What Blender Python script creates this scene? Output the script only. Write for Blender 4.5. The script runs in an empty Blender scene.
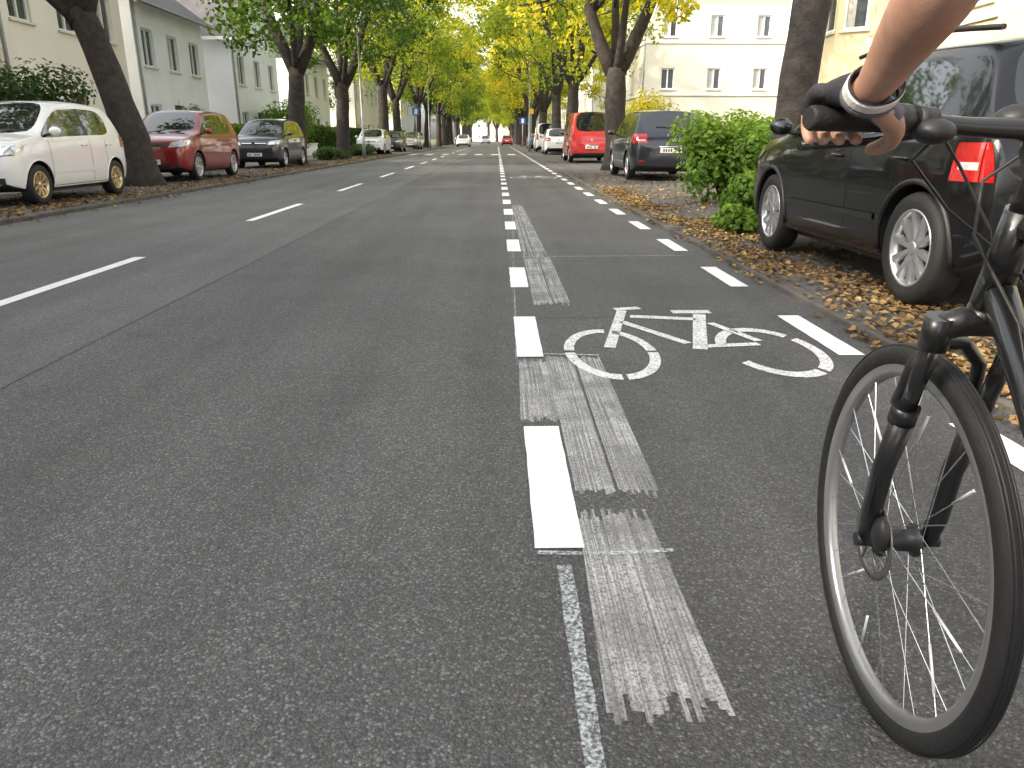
import bpy, bmesh, math, random
from mathutils import Vector, Matrix, noise
from mathutils.bvhtree import BVHTree
random.seed(7)
S = bpy.context.scene
R = random.random
def U(a, b): return random.uniform(a, b)
V = Vector

# ---------------------------------------------------------------- materials
MATS = {}
def new_mat(name):
    m = bpy.data.materials.new(name); m.use_nodes = True
    nt = m.node_tree
    b = nt.nodes['Principled BSDF']
    return m, nt, b
def N(nt, t, **kw):
    n = nt.nodes.new(t)
    for k, v in kw.items(): setattr(n, k, v)
    return n
def ramp(nt, stops):
    r = N(nt, 'ShaderNodeValToRGB')
    e = r.color_ramp.elements
    while len(e) < len(stops): e.new(0.5)
    for i, (p, c) in enumerate(stops):
        e[i].position = p
        e[i].color = (c[0], c[1], c[2], 1) if hasattr(c, '__len__') else (c, c, c, 1)
    return r
def mixc(nt, a, b, fac, mode='MIX'):
    n = N(nt, 'ShaderNodeMix', data_type='RGBA', blend_type=mode)
    for sock, val in ((n.inputs[6], a), (n.inputs[7], b), (n.inputs[0], fac)):
        if hasattr(val, 'is_linked'): nt.links.new(val, sock)
        elif hasattr(val, '__len__'): sock.default_value = (val[0], val[1], val[2], 1)
        else: sock.default_value = val
    return n.outputs[2]
def noise_n(nt, co, scale, detail=4, rough=.55):
    n = N(nt, 'ShaderNodeTexNoise'); n.inputs['Scale'].default_value = scale
    n.inputs['Detail'].default_value = detail; n.inputs['Roughness'].default_value = rough
    nt.links.new(co, n.inputs['Vector']); return n.outputs['Fac']
def mathn(nt, op, a, b=0.0):
    n = N(nt, 'ShaderNodeMath', operation=op)
    for i, v in enumerate((a, b)):
        if hasattr(v, 'is_linked'): nt.links.new(v, n.inputs[i])
        else: n.inputs[i].default_value = v
    return n.outputs[0]
def bump(nt, b, h, strength, dist):
    n = N(nt, 'ShaderNodeBump'); n.inputs['Strength'].default_value = strength
    n.inputs['Distance'].default_value = dist
    nt.links.new(h, n.inputs['Height']); nt.links.new(n.outputs[0], b.inputs['Normal'])
def pmat(name, col, rough=.5, metal=0., coat=0., var=.12, scale=6., bmp=0., bscale=60., spec=.5, dirt=0.):
    if name in MATS: return MATS[name]
    m, nt, b = new_mat(name)
    co = N(nt, 'ShaderNodeNewGeometry').outputs['Position'] if dirt < 0 else N(nt, 'ShaderNodeTexCoord').outputs['Object']
    f = noise_n(nt, co, scale)
    r = ramp(nt, [(.3, [c*(1-var) for c in col]), (.7, [min(1, c*(1+var)) for c in col])])
    nt.links.new(f, r.inputs[0])
    nt.links.new(r.outputs[0], b.inputs['Base Color'])
    b.inputs['Roughness'].default_value = rough; b.inputs['Metallic'].default_value = metal
    b.inputs['Coat Weight'].default_value = coat; b.inputs['Coat Roughness'].default_value = .04
    b.inputs['Specular IOR Level'].default_value = spec
    if bmp > 0: bump(nt, b, noise_n(nt, co, bscale, 6), bmp, .02)
    MATS[name] = m; return m

def asphalt_mat(name, dark=.045, light=.10, tone=1.0, rough=.72, mott=.2):
    m, nt, b = new_mat(name)
    co = N(nt, 'ShaderNodeNewGeometry').outputs['Position']
    vo = N(nt, 'ShaderNodeTexVoronoi'); vo.inputs['Scale'].default_value = 165
    nt.links.new(co, vo.inputs['Vector'])
    sep = N(nt, 'ShaderNodeSeparateColor'); nt.links.new(vo.outputs['Color'], sep.inputs[0])
    r1 = ramp(nt, [(0, dark*tone*.8), (.5, (dark*1.2*tone)), (.85, light*tone), (1., light*1.9*tone)])
    nt.links.new(sep.outputs[0], r1.inputs[0])
    gap = ramp(nt, [(.35, 1.0), (.75, .5)]); nt.links.new(vo.outputs['Distance'], gap.inputs[0])
    c = mixc(nt, r1.outputs[0], gap.outputs[0], .8, 'MULTIPLY')
    big = noise_n(nt, co, .7, 6, .62)
    r2 = ramp(nt, [(.3, (1-mott,)*3), (.7, (1+mott, 1+mott*.97, 1+mott*.93))]); nt.links.new(big, r2.inputs[0])
    c = mixc(nt, c, r2.outputs[0], 1.0, 'MULTIPLY')
    mp = N(nt, 'ShaderNodeMapping'); mp.inputs['Scale'].default_value = (1.4, .06, 1)
    nt.links.new(co, mp.inputs[0])
    st = noise_n(nt, mp.outputs[0], 1.6, 3)
    r3 = ramp(nt, [(.35, (.80, .80, .80)), (.65, (1.16, 1.16, 1.16))]); nt.links.new(st, r3.inputs[0])
    c = mixc(nt, c, r3.outputs[0], .9, 'MULTIPLY')
    sp = noise_n(nt, co, 2.4, 7, .72)
    r4 = ramp(nt, [(.30, (.62, .62, .62)), (.42, (1, 1, 1)), (.66, (1, 1, 1)), (.78, (1.3, 1.29, 1.27))]); nt.links.new(sp, r4.inputs[0])
    c = mixc(nt, c, r4.outputs[0], .85, 'MULTIPLY')
    nt.links.new(c, b.inputs['Base Color'])
    b.inputs['Roughness'].default_value = rough
    b.inputs['Specular IOR Level'].default_value = .6
    n2 = noise_n(nt, co, 320, 3)
    h = mathn(nt, 'ADD', mathn(nt, 'MULTIPLY', vo.outputs['Distance'], -1.0), mathn(nt, 'MULTIPLY', n2, .7))
    bump(nt, b, h, .85, .0055)
    return m

def masked_paint(name, col, mode):
    m, nt, b = new_mat(name)
    co = N(nt, 'ShaderNodeNewGeometry').outputs['Position']
    b.inputs['Roughness'].default_value = .6
    v = noise_n(nt, co, 9, 5)
    r = ramp(nt, [(.3, [c*.82 for c in col]), (.7, col)]); nt.links.new(v, r.inputs[0])
    nt.links.new(r.outputs[0], b.inputs['Base Color'])
    if mode == 'paint':
        f = noise_n(nt, co, 130, 4, .7); rr = ramp(nt, [(.30, 0), (.36, 1)]); nt.links.new(f, rr.inputs[0]); a = rr.outputs[0]
    elif mode == 'thin':
        f = noise_n(nt, co, 90, 4, .75); rr = ramp(nt, [(.36, .12), (.5, .93)]); nt.links.new(f, rr.inputs[0]); a = rr.outputs[0]
    elif mode == 'chalk':
        f = noise_n(nt, co, 110, 4, .75); rr = ramp(nt, [(.42, 0.05), (.60, .8)]); nt.links.new(f, rr.inputs[0]); a = rr.outputs[0]
    else:
        mp = N(nt, 'ShaderNodeMapping'); mp.inputs['Scale'].default_value = (150, 1.3, 1)
        nt.links.new(co, mp.inputs[0])
        f = noise_n(nt, mp.outputs[0], 1.0, 2, .6); r1 = ramp(nt, [(.36, .35), (.58, .95)]); nt.links.new(f, r1.inputs[0])
        g = noise_n(nt, co, 170, 3, .7); r2 = ramp(nt, [(.34, .18), (.54, 1)]); nt.links.new(g, r2.inputs[0])
        k = noise_n(nt, co, 3.4, 5, .65); r3 = ramp(nt, [(.34, .50), (.60, 1)]); nt.links.new(k, r3.inputs[0])
        a = mathn(nt, 'MULTIPLY', mathn(nt, 'MULTIPLY', r1.outputs[0], r2.outputs[0]), r3.outputs[0])
    nt.links.new(a, b.inputs['Alpha'])
    n2 = noise_n(nt, co, 200, 3); bump(nt, b, n2, .5, .004)
    return m

def leaf_mat(name, stops, trans=.45, rough=.55):
    m, nt, b = new_mat(name)
    at = N(nt, 'ShaderNodeAttribute'); at.attribute_name = 'lc'
    r = ramp(nt, stops); nt.links.new(at.outputs['Fac'], r.inputs[0])
    oi = N(nt, 'ShaderNodeObjectInfo')
    rv = ramp(nt, [(0, (.78, .90, .8)), (1, (1.2, 1.12, 1.0))]); nt.links.new(oi.outputs['Random'], rv.inputs[0])
    c = mixc(nt, r.outputs[0], rv.outputs[0], 1.0, 'MULTIPLY')
    nt.links.new(c, b.inputs['Base Color']); b.inputs['Roughness'].default_value = rough
    b.inputs['Specular IOR Level'].default_value = .3
    tr = N(nt, 'ShaderNodeBsdfTranslucent'); nt.links.new(mixc(nt, c, (1.5, 1.45, .7), 1.0, 'MULTIPLY'), tr.inputs[0])
    mx = N(nt, 'ShaderNodeMixShader'); mx.inputs[0].default_value = trans
    nt.links.new(b.outputs[0], mx.inputs[1]); nt.links.new(tr.outputs[0], mx.inputs[2])
    nt.links.new(mx.outputs[0], nt.nodes['Material Output'].inputs[0])
    return m

M_asph = asphalt_mat('asphalt_main', .064, .115)
M_asph2 = asphalt_mat('asphalt_cycle_lane', .060, .105, .97, .62, .28)
M_asphL = asphalt_mat('asphalt_left', .068, .125, 1.1, .60)
M_park = asphalt_mat('parking_strip_surface', .07, .11, 1.0, .85, .3)
M_white = masked_paint('road_paint', (.82, .82, .81), 'paint')
M_thin = masked_paint('road_paint_worn', (.76, .76, .75), 'thin')
M_chalk = masked_paint('old_chalk_paint', (.58, .62, .64), 'chalk')
M_scr = masked_paint('scraped_paint', (.50, .50, .49), 'scraped')
M_seam = pmat('tar_seam', (.055, .055, .055), .6, var=.3)
M_kerb = pmat('kerb_stone', (.085, .078, .07), .9, var=.35, scale=3, bmp=.5, bscale=80)
M_slab = pmat('paving', (.22, .20, .175), .9, var=.2, scale=1.5, bmp=.3, bscale=60)
M_grass = pmat('lawn', (.05, .075, .02), .95, var=.4, scale=3, bmp=.9, bscale=90)
M_bark = pmat('bark', (.034, .028, .023), .9, var=.5, scale=7, bmp=1., bscale=22)
M_leafG = leaf_mat('leaf_green', [(0, (.025, .055, .010)), (.5, (.06, .115, .016)), (.85, (.16, .22, .025)), (1, (.40, .38, .04))], .5)
M_leafM = leaf_mat('leaf_part_sunlit', [(0, (.06, .10, .014)), (.35, (.16, .23, .028)), (.7, (.38, .38, .04)), (1, (.66, .54, .06))], .6)  # green to yellow: partial sunlight on the crowns put into the leaf colour
M_leafY = leaf_mat('leaf_sunlit_yellow', [(0, (.09, .13, .015)), (.3, (.24, .29, .03)), (.65, (.52, .47, .045)), (1, (.76, .60, .07))], .62)  # yellow stops carry the sunlit glow of the crowns as leaf colour
M_leafH = leaf_mat('leaf_hedge', [(0, (.018, .04, .010)), (.6, (.045, .09, .018)), (1, (.11, .17, .035))], .3)
M_leafB = leaf_mat('leaf_bush_light', [(0, (.04, .085, .015)), (.5, (.11, .20, .025)), (1, (.28, .38, .06))], .45)
M_litter = leaf_mat('leaf_litter', [(0, (.075, .045, .024)), (.45, (.20, .115, .055)), (.8, (.34, .21, .095)), (1, (.50, .37, .16))], .12, .85)
M_glass = pmat('car_glass', (.012, .015, .016), .03, var=.05, coat=.6, spec=.8)
M_wglass = pmat('window_glass', (.05, .06, .07), .05, var=.4, scale=.5, spec=.9)
M_rub = pmat('tyre_rubber', (.013, .013, .014), .7, var=.2, bmp=.2, bscale=90)
M_blk = pmat('black_plastic', (.016, .016, .017), .5, var=.15)
M_gblk = pmat('gloss_black', (.012, .012, .013), .18, coat=.5)
M_silv = pmat('alloy_silver', (.55, .56, .57), .28, .85, var=.05)
M_chrome = pmat('chrome', (.8, .8, .8), .1, 1., var=.02)
M_red = pmat('tail_light_red', (.36, .008, .008), .12, coat=1., var=.25, scale=30)
M_lamp = pmat('headlight_glass', (.55, .58, .6), .08, .3, coat=1., var=.2, scale=20)
M_plate = pmat('number_plate', (.75, .75, .73), .4, var=.03)
M_wfr = pmat('window_frame_white', (.78, .78, .76), .45, var=.04)
M_door = pmat('door_wood', (.10, .05, .025), .5, var=.2)
M_roofG = pmat('roof_slate', (.075, .07, .07), .8, var=.3, scale=2, bmp=.4, bscale=15)
M_roofR = pmat('roof_tile_red', (.19, .08, .05), .85, var=.3, scale=2, bmp=.4, bscale=15)
def wallm(n, c): return pmat(n, c, .9, var=.05, scale=.7, bmp=.15, bscale=70)
M_w1 = wallm('render_cream', (.84, .81, .71)); M_w2 = wallm('render_white', (.86, .87, .88))
M_w3 = wallm('render_offwhite', (.82, .82, .80)); M_w4 = wallm('render_yellow', (.74, .63, .42))
M_w5 = wallm('render_pale_cream', (.66, .61, .50)); M_trim = wallm('stone_trim', (.70, .67, .60))
M_gal = pmat('galvanised', (.32, .33, .33), .5, .6, var=.1)

# ---------------------------------------------------------------- mesh builder
def empty(name, loc=(0, 0, 0), rz=0., sc=1.):
    o = bpy.data.objects.new(name, None); o.empty_display_size = .2
    S.collection.objects.link(o); o.location = loc; o.rotation_euler = (0, 0, rz)
    o.scale = (sc, sc, sc) if not hasattr(sc, '__len__') else sc
    return o
class MB:
    def __init__(s): s.v = []; s.f = []; s.m = []; s.mats = []; s.sm = []
    def mi(s, m):
        if m not in s.mats: s.mats.append(m)
        return s.mats.index(m)
    def poly(s, pts, m, smooth=False):
        n = len(s.v); s.v += [tuple(p) for p in pts]; s.f.append(tuple(range(n, n+len(pts)))); s.m.append(s.mi(m)); s.sm.append(smooth)
    def box(s, a, b, m, M=None):
        x0, y0, z0 = a; x1, y1, z1 = b
        c = [V(p) for p in ((x0,y0,z0),(x1,y0,z0),(x1,y1,z0),(x0,y1,z0),(x0,y0,z1),(x1,y0,z1),(x1,y1,z1),(x0,y1,z1))]
        if M: c = [M @ p for p in c]
        n = len(s.v); s.v += [tuple(p) for p in c]; k = s.mi(m)
        for f in ((0,3,2,1),(4,5,6,7),(0,1,5,4),(1,2,6,5),(2,3,7,6),(3,0,4,7)):
            s.f.append(tuple(n+i for i in f)); s.m.append(k); s.sm.append(False)
    def tube(s, pts, rad, m, seg=8, cap=True, wob=0.):
        pts = [V(p) for p in pts]; k = s.mi(m)
        if not hasattr(rad, '__len__'): rad = [rad]*len(pts)
        n0 = len(s.v); prev = None
        for i, p in enumerate(pts):
            d = (pts[min(i+1, len(pts)-1)]-pts[max(i-1, 0)])
            if d.length < 1e-9: d = V((0,0,1))
            d.normalize()
            if prev is None:
                a = V((1,0,0)) if abs(d.x) < .8 else V((0,1,0))
            else: a = prev
            u = (a-d*a.dot(d)).normalized(); w = d.cross(u); prev = u
            for j in range(seg):
                t = 2*math.pi*j/seg
                r = rad[i]
                if wob: r *= 1+wob*noise.noise(V((math.cos(t)*1.3, math.sin(t)*1.3, i*.35))+p*.7)
                s.v.append(tuple(p+u*math.cos(t)*r+w*math.sin(t)*r))
        for i in range(len(pts)-1):
            for j in range(seg):
                a = n0+i*seg+j; b = n0+i*seg+(j+1) % seg
                s.f.append((a, b, b+seg, a+seg)); s.m.append(k); s.sm.append(True)
        if cap:
            s.f.append(tuple(n0+j for j in reversed(range(seg)))); s.m.append(k); s.sm.append(False)
            e = n0+(len(pts)-1)*seg
            s.f.append(tuple(e+j for j in range(seg))); s.m.append(k); s.sm.append(False)
    def lathe(s, prof, m, seg=32, c=(0,0,0), close=False):
        """prof (x,r) around the X axis"""
        n0 = len(s.v); k = s.mi(m); c = V(c)
        for (x, r) in prof:
            for j in range(seg):
                t = 2*math.pi*j/seg
                s.v.append(tuple(c+V((x, r*math.cos(t), r*math.sin(t)))))
        q = len(prof)
        for i in range(q if close else q-1):
            i2 = (i+1) % q
            for j in range(seg):
                j2 = (j+1) % seg
                s.f.append((n0+i*seg+j, n0+i*seg+j2, n0+i2*seg+j2, n0+i2*seg+j)); s.m.append(k); s.sm.append(True)
    def ell(s, c, r, m, nu=14, nv=9):
        n0 = len(s.v); k = s.mi(m)
        for i in range(nv+1):
            ph = math.pi*i/nv
            for j in range(nu):
                t = 2*math.pi*j/nu
                s.v.append((c[0]+r[0]*math.sin(ph)*math.cos(t), c[1]+r[1]*math.sin(ph)*math.sin(t), c[2]+r[2]*math.cos(ph)))
        for i in range(nv):
            for j in range(nu):
                j2 = (j+1) % nu
                s.f.append((n0+i*nu+j, n0+(i+1)*nu+j, n0+(i+1)*nu+j2, n0+i*nu+j2)); s.m.append(k); s.sm.append(True)
    def mesh(s, name):
        me = bpy.data.meshes.new(name); me.from_pydata(s.v, [], s.f)
        for m in s.mats: me.materials.append(m)
        me.polygons.foreach_set('material_index', s.m); me.polygons.foreach_set('use_smooth', s.sm)
        me.update(); return me
    def obj(s, name, parent=None, bevel=0.):
        o = bpy.data.objects.new(name, s.mesh(name)); S.collection.objects.link(o)
        if parent: o.parent = parent
        if bevel:
            b = o.modifiers.new('b', 'BEVEL'); b.width = bevel; b.segments = 2; b.limit_method = 'ANGLE'
        return o

# ---------------------------------------------------------------- ground and road
g = MB(); g.poly([(-500,-200,-.03),(500,-200,-.03),(500,900,-.03),(-500,900,-.03)], M_grass); g.obj('ground')
XL, XR = -6.2, 2.0
rd = MB()
rd.poly([(XL-.1,-40,0),(-2.15,-40,0),(-2.15,420,0),(XL-.1,420,0)], M_asphL)
rd.poly([(-2.15,-40,0),(.1,-40,0),(.1,420,0),(-2.15,420,0)], M_asph)
rd.poly([(.1,-40,0),(XR+.1,-40,0),(XR+.1,420,0),(.1,420,0)], M_asph2)
rd.obj('road')
pv = MB()
pv.box((-8.9,-40,-.02),(XL-.13,420,.055), M_park); pv.box((-11.2,-40,-.02),(-8.9,420,.065), M_slab)
pv.obj('pavement')
pv = MB(); pv.box((XR+.13,-40,-.02),(5.4,420,.040), M_park); pv.box((5.4,-40,-.02),(7.8,420,.065), M_slab)
pv.obj('pavement')
for x0, kh in ((XL-.13, .058), (XR, .041)):
    k = MB(); y = -20.
    while y < 200:
        k.box((x0, y+.004, -.02), (x0+.13, y+.996, kh+U(-.003, .003)), M_kerb); y += 1.
    k.obj('kerb', bevel=.012)
sm = MB()
def strip(mb, pts, w, z, m):
    for i in range(len(pts)-1):
        a = V((pts[i][0], pts[i][1], 0)); b = V((pts[i+1][0], pts[i+1][1], 0))
        d = (b-a).normalized(); n = V((-d.y, d.x, 0))*w/2
        mb.poly([a-n+V((0,0,z)), a+n+V((0,0,z)), b+n+V((0,0,z)), b-n+V((0,0,z))][::-1], m)
pts = [(-2.15+.02*noise.noise(V((i*.3,0,0))), -5+i*1.0) for i in range(200)]
strip(sm, pts, .007, .003, M_seam)
strip(sm, [(.22, 4.48), (1.0, 4.50), (2.0, 4.47)], .007, .003, M_seam)
strip(sm, [(-2.2, 27.0), (2.0, 27.1)], .02, .003, M_seam)
sm.obj('road_seams')
mk = MB(); mkz = .004
def dash(x0, x1, y0, y1):
    n = 10; L_ = []; R_ = []
    for i in range(n+1):
        y = y0+(y1-y0)*i/n
        L_.append((x0+.0035*noise.noise(V((y*9, x0, 0))), y)); R_.append((x1+.0035*noise.noise(V((y*9, x1, 4))), y))
    for i in range(n): mk.poly([(*L_[i],mkz),(*R_[i],mkz),(*R_[i+1],mkz),(*L_[i+1],mkz)], M_white)
for k in range(60):
    y0 = 1.77+1.845*k; dash(.094, .224, y0, y0+.89)
for k in range(-3, 60):
    y0 = 1.77+1.845*k; dash(1.70, 1.83, y0, y0+.89)
for k in range(-2, 30):
    y0 = 4.25+5.95*k; dash(-3.31, -3.20, y0, y0+2.75)
for k in range(7):
    mk.poly([(XL+.3+k*1.1,52,mkz),(XL+.8+k*1.1,52,mkz),(XL+.8+k*1.1,55,mkz),(XL+.3+k*1.1,55,mkz)], M_thin)
mk.obj('lane_markings')
bs = MB()
def st2(a, b, w): strip(bs, [a, b], w, mkz, M_thin)
def arc(cx, cy, rx, ry, w, a0, a1, n=14):
    P = []
    for i in range(n+1):
        t = math.radians(a0+(a1-a0)*i/n)
        P.append((V((cx+rx*math.cos(t), cy+ry*math.sin(t), mkz)), V((cx+(rx-w)*math.cos(t), cy+(ry-w*1.55)*math.sin(t), mkz))))
    for i in range(n): bs.poly([P[i][0], P[i+1][0], P[i+1][1], P[i][1]], M_thin)
def bike_symbol(oy):
    arc(.57, 3.70+oy, .235, .47, .052, -178, -92); arc(.57, 3.70+oy, .235, .47, .052, -86, -2)
    arc(.57, 3.70+oy, .235, .47, .052, 2, 72); arc(.57, 3.70+oy, .235, .47, .052, 84, 176)
    arc(1.39, 3.72+oy, .255, .47, .055, -150, -62); arc(1.39, 3.72+oy, .255, .47, .055, -55, 30)
    arc(1.39, 3.72+oy, .255, .47, .055, 40, 110); arc(1.39, 3.72+oy, .255, .47, .055, 118, 165)
    st2((.775, 4.66+oy), (.575, 3.78+oy), .06); st2((.735, 4.70+oy), (.90, 4.74+oy), .075)
    st2((.725, 4.36+oy), (1.0, 3.86+oy), .055); st2((.80, 4.50+oy), (1.18, 4.42+oy), .075)
    st2((1.235, 4.55+oy), (1.035, 3.74+oy), .075); st2((1.08, 4.62+oy), (1.32, 4.62+oy), .09)
    st2((1.08, 3.80+oy), (1.37, 3.84+oy), .06); st2((1.24, 4.32+oy), (1.39, 3.90+oy), .05)
bike_symbol(0); bike_symbol(18)
bs.obj('bicycle_road_symbol')
sc = MB(); z = .0025
def scrape(xa0, xa1, ya, xb0, xb1, yb, jit=.05, w=.011):
    """combed patch: narrow strips side by side with uneven ends"""
    n = max(3, int((xa1-xa0+xb1-xb0)/2/w))
    for i in range(n):
        f0, f1 = i/n, (i+1)/n
        y0 = ya+U(-jit, jit); y1 = yb+U(-jit, jit)
        if R() < .04: continue
        A0 = xa0+(xa1-xa0)*f0; A1 = xa0+(xa1-xa0)*f1; B0 = xb0+(xb1-xb0)*f0; B1 = xb0+(xb1-xb0)*f1
        sc.poly([(A0,y0,z),(A1,y0,z),(B1,y1,z),(B0,y1,z)], M_scr)
scrape(.235,.49,2.10, .235,.50,3.60, .03)
scrape(.085,.235,2.74, .10,.235,3.55, .03)
scrape(.20,.44,1.18, .225,.425,1.95, .045)
scrape(.235,.475,4.88, .235,.475,6.9, .05)
scrape(.235,.46,7.05, .235,.40,12.6, .2)
scrape(.085,.094,3.62, .225,.235,12, .2)
sc.obj('scraped_marking')
ch = MB(); z = .0065
def ribbon(mb, P, m, zz):
    for i in range(len(P)-1):
        (x0, x1, y), (a0, a1, b) = P[i], P[i+1]
        mb.poly([(x0,y,zz),(x1,y,zz),(a1,b,zz),(a0,b,zz)], m)
ribbon(ch, [(.145+.006*noise.noise(V((i*.9,0,0))), .182+.007*noise.noise(V((i*.9,5,0))), -.6+i*.12) for i in range(20)], M_chalk, z)
strip(ch, [(.10,1.745),(.25,1.735),(.455,1.75)], .018, z, M_chalk)
strip(ch, [(.23,6.95),(1.7,6.98)], .03, z, M_chalk)
strip(ch, [(.23,3.66),(.50,3.63)], .02, z, M_chalk)
ch.obj('old_chalk_lines')

# ---------------------------------------------------------------- leaves
def leaf_quads(name, items, mat, parent=None, link=True):
    vs = []; fs = []; lc = []
    for (p, n, s, c) in items:
        a = V((1,0,0)) if abs(n.x) < .7 else V((0,1,0))
        u = n.cross(a).normalized(); w = n.cross(u)
        t = R()*6.283; cu, su = math.cos(t), math.sin(t)
        e1 = u*cu+w*su; e2 = w*cu-u*su
        k = len(vs)
        vs += [p-e1*s*.5, p+e2*s*.36+n*s*.10-e1*s*.05, p+e1*s*.5, p-e2*s*.36+n*s*.10-e1*s*.05]
        fs.append((k, k+1, k+2, k+3)); lc.append(c)
    me = bpy.data.meshes.new(name); me.from_pydata([tuple(v) for v in vs], [], fs)
    me.materials.append(mat)
    at = me.attributes.new('lc', 'FLOAT', 'FACE'); at.data.foreach_set('value', lc)
    me.update()
    if not link: return me
    o = bpy.data.objects.new(name, me); S.collection.objects.link(o)
    if parent: o.parent = parent
    return o
def rn(up=0.):
    v = V((random.gauss(0,1), random.gauss(0,1), random.gauss(0,1)+up)); return v.normalized()
items = []
def scatter(n, x0, x1, y0, y1, z, s, fn):
    for _ in range(n):
        y = y0+(y1-y0)*(R()**1.6); x = U(x0, x1)
        if R() > fn(x, y): continue
        items.append((V((x, y, z+U(.002,.022))), V((U(-.6,.6), U(-.6,.6), 1)).normalized(), s*U(.5,1.3), min(1, max(0, R()*.8+.35*noise.noise(V((x*1.1,y*.7,9)))+.1))))
nz = lambda x, y: noise.noise(V((x*1.7, y*.9, 2.)))
scatter(19000, 2.01, 3.2, 1.2, 17, .045, .050, lambda x, y: max(.05, min(1, (1.15-abs(x-2.30)*1.9)*(.85+1.5*nz(x,y)))))
scatter(9000, 2.1, 5.3, 6.5, 24, .045, .06, lambda x, y: .35+.6*nz(x,y))
scatter(1500, 1.92, 2.02, 1.5, 20, .003, .048, lambda x, y: .35+1.1*nz(x,y))
scatter(14000, -8.8, -6.25, 7, 50, .06, .075, lambda x, y: max(.10, min(1, (1.1-abs(x+6.6)*1.1)+.7*nz(x,y))))
scatter(700, -6.2, -5.9, 7, 40, .003, .065, lambda x, y: .4)
leaf_quads('fallen_leaves', items, M_litter)
pb = MB()
for _ in range(220):
    x = U(1.85, 3.0); y = U(2, 9); r = U(.003, .008); pb.ell((x, y, r*.5+(.042 if x > 2.0 else 0)), (r, r*.8, r*.6), M_kerb, 6, 4)
pb.obj('grit')

# ---------------------------------------------------------------- trees
def tree_meshes(name, seed, lean, fork, r0, nleaf, lsize, limbs, crown=(0,0,9.2,5.0,5.0), crownz=4.9, mat=M_leafG):
    random.seed(seed)
    mb = MB(); F = V((lean[0], lean[1], fork))
    P = []; rr = []
    for i in range(11):
        t = i/10
        p = V((F.x*t**1.3, F.y*t**1.3, -.15+(fork+.15)*t))+V((noise.noise(V((t*2,seed,0))), noise.noise(V((t*2,seed,9))), 0))*.08
        P.append(p); rr.append(r0*(1.0-.18*t)+r0*.45*max(0, 1-t*6)**1.5)
    mb.tube(P, rr, M_bark, 18, wob=.16); F = P[-1]
    pts = []
    for (dx, dy, h, q) in limbs:
        Q = []; qr = []
        for i in range(9):
            t = i/8
            p = F+V((dx*t**.8, dy*t**.8, -.25+h*t))+V((noise.noise(V((t*3,dx,seed))), noise.noise(V((t*3,dy,seed+4.))), 0))*.35*t
            Q.append(p); qr.append(max(.035, q*(1-t*.85)))
            if i > 1: pts.append((p, qr[-1]))
        mb.tube(Q, qr, M_bark, 10, wob=.14)
        for _ in range(3):
            i = random.randint(3, 6); a = Q[i]; d = V((U(-1,1), U(-1,1), U(.1,.9))).normalized()*U(1.6,2.6)
            B = [a, a+d*.4+V((0,0,.12)), a+d*.8+V((0,0,.3)), a+d*1.1+V((0,0,.6))]
            b0 = qr[i]*.55; mb.tube(B, [b0, b0*.75, b0*.5, .02], M_bark, 7)
            pts += [(B[2], .03), (B[3], .02)]
    cl = []; cx, cy, cz, cr, ch_ = crown
    tries = 0
    while len(cl) < 125 and tries < 4000:
        tries += 1
        d = rn(); q = R()**.42
        p = V((cx+d.x*cr*q, cy+d.y*cr*q, cz+d.z*crownz*q))
        if noise.noise(p*.33+V((seed,0,0))) < -.14: continue
        if p.z < fork+.1 and R() < .8: continue
        cl.append((p, U(.55, 1.2), R()))
    it = []
    for (p, cr2, cc) in cl:
        a = min(pts, key=lambda t: (t[0]-p).length)[0]
        mid = (a+p)/2+V((U(-.3,.3), U(-.3,.3), U(-.1,.4)))
        mb.tube([a, mid, p], [.035, .022, .008], M_bark, 5)
        for _ in range(3):
            e = p+rn()*cr2*.9; mb.tube([p, (p+e)/2+V((0,0,.05)), e], [.012, .009, .004], M_bark, 4, cap=False)
    per = nleaf//len(cl)
    for (p, cr2, cc) in cl:
        for _ in range(int(per*U(.6, 1.4))):
            d = rn(); o = d*cr2*(R()**.5); o.z *= .7
            hgt = (p.z-4)/10
            it.append((p+o, rn(.6), lsize*U(.6,1.3), min(1, max(0, .40*cc+.40*R()+.2*hgt))))
    tm = mb.mesh(name+'_wood')
    lm = leaf_quads(name+'_leaves', it, mat, link=False)
    random.seed(seed+100)
    return tm, lm
def put_tree(x, y, tm, lm, rz=0, sc=1., mat=None):
    e = empty('plane_tree', (x, y, .05), rz, sc)
    a = bpy.data.objects.new('trunk_and_limbs', tm); b = bpy.data.objects.new('crown', lm)
    for o in (a, b): S.collection.objects.link(o); o.parent = e
    return e
L1 = [(-1.6,.8,4.6,.26),(1.5,-.4,5.0,.23),(-2.4,-1.2,3.8,.16),(.6,2.0,5.2,.16)]
L2 = [(-1.7,.5,5.0,.26),(1.9,-.3,5.0,.26),(.3,-1.8,4.6,.15),(.2,2.0,5.6,.18)]
L3 = [(-2.2,.2,4.6,.22),(.9,.9,5.6,.24),(2.2,-1.,3.9,.15),(-.4,-2.1,4.6,.15)]
tG1 = tree_meshes('tree_a', 11, (-.95,.2), 3.5, .34, 14000, .21, L1, (-1,0,9.3,5.0,5), 4.9)
tG2 = tree_meshes('tree_b', 23, (.2,.1), 3.6, .36, 13000, .21, L2, (.5,0,9.0,5.4,5), 5.0)
tY1 = tree_meshes('tree_c', 37, (-.1,.1), 3.1, .38, 12500, .21, L2, (-.3,0,9.0,5.8,5), 5.2, mat=M_leafY)
tY2 = tree_meshes('tree_d', 41, (.15,-.1), 3.8, .34, 12500, .21, L3, (-.2,0,9.0,5.7,5), 5.2, mat=M_leafM)
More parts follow.
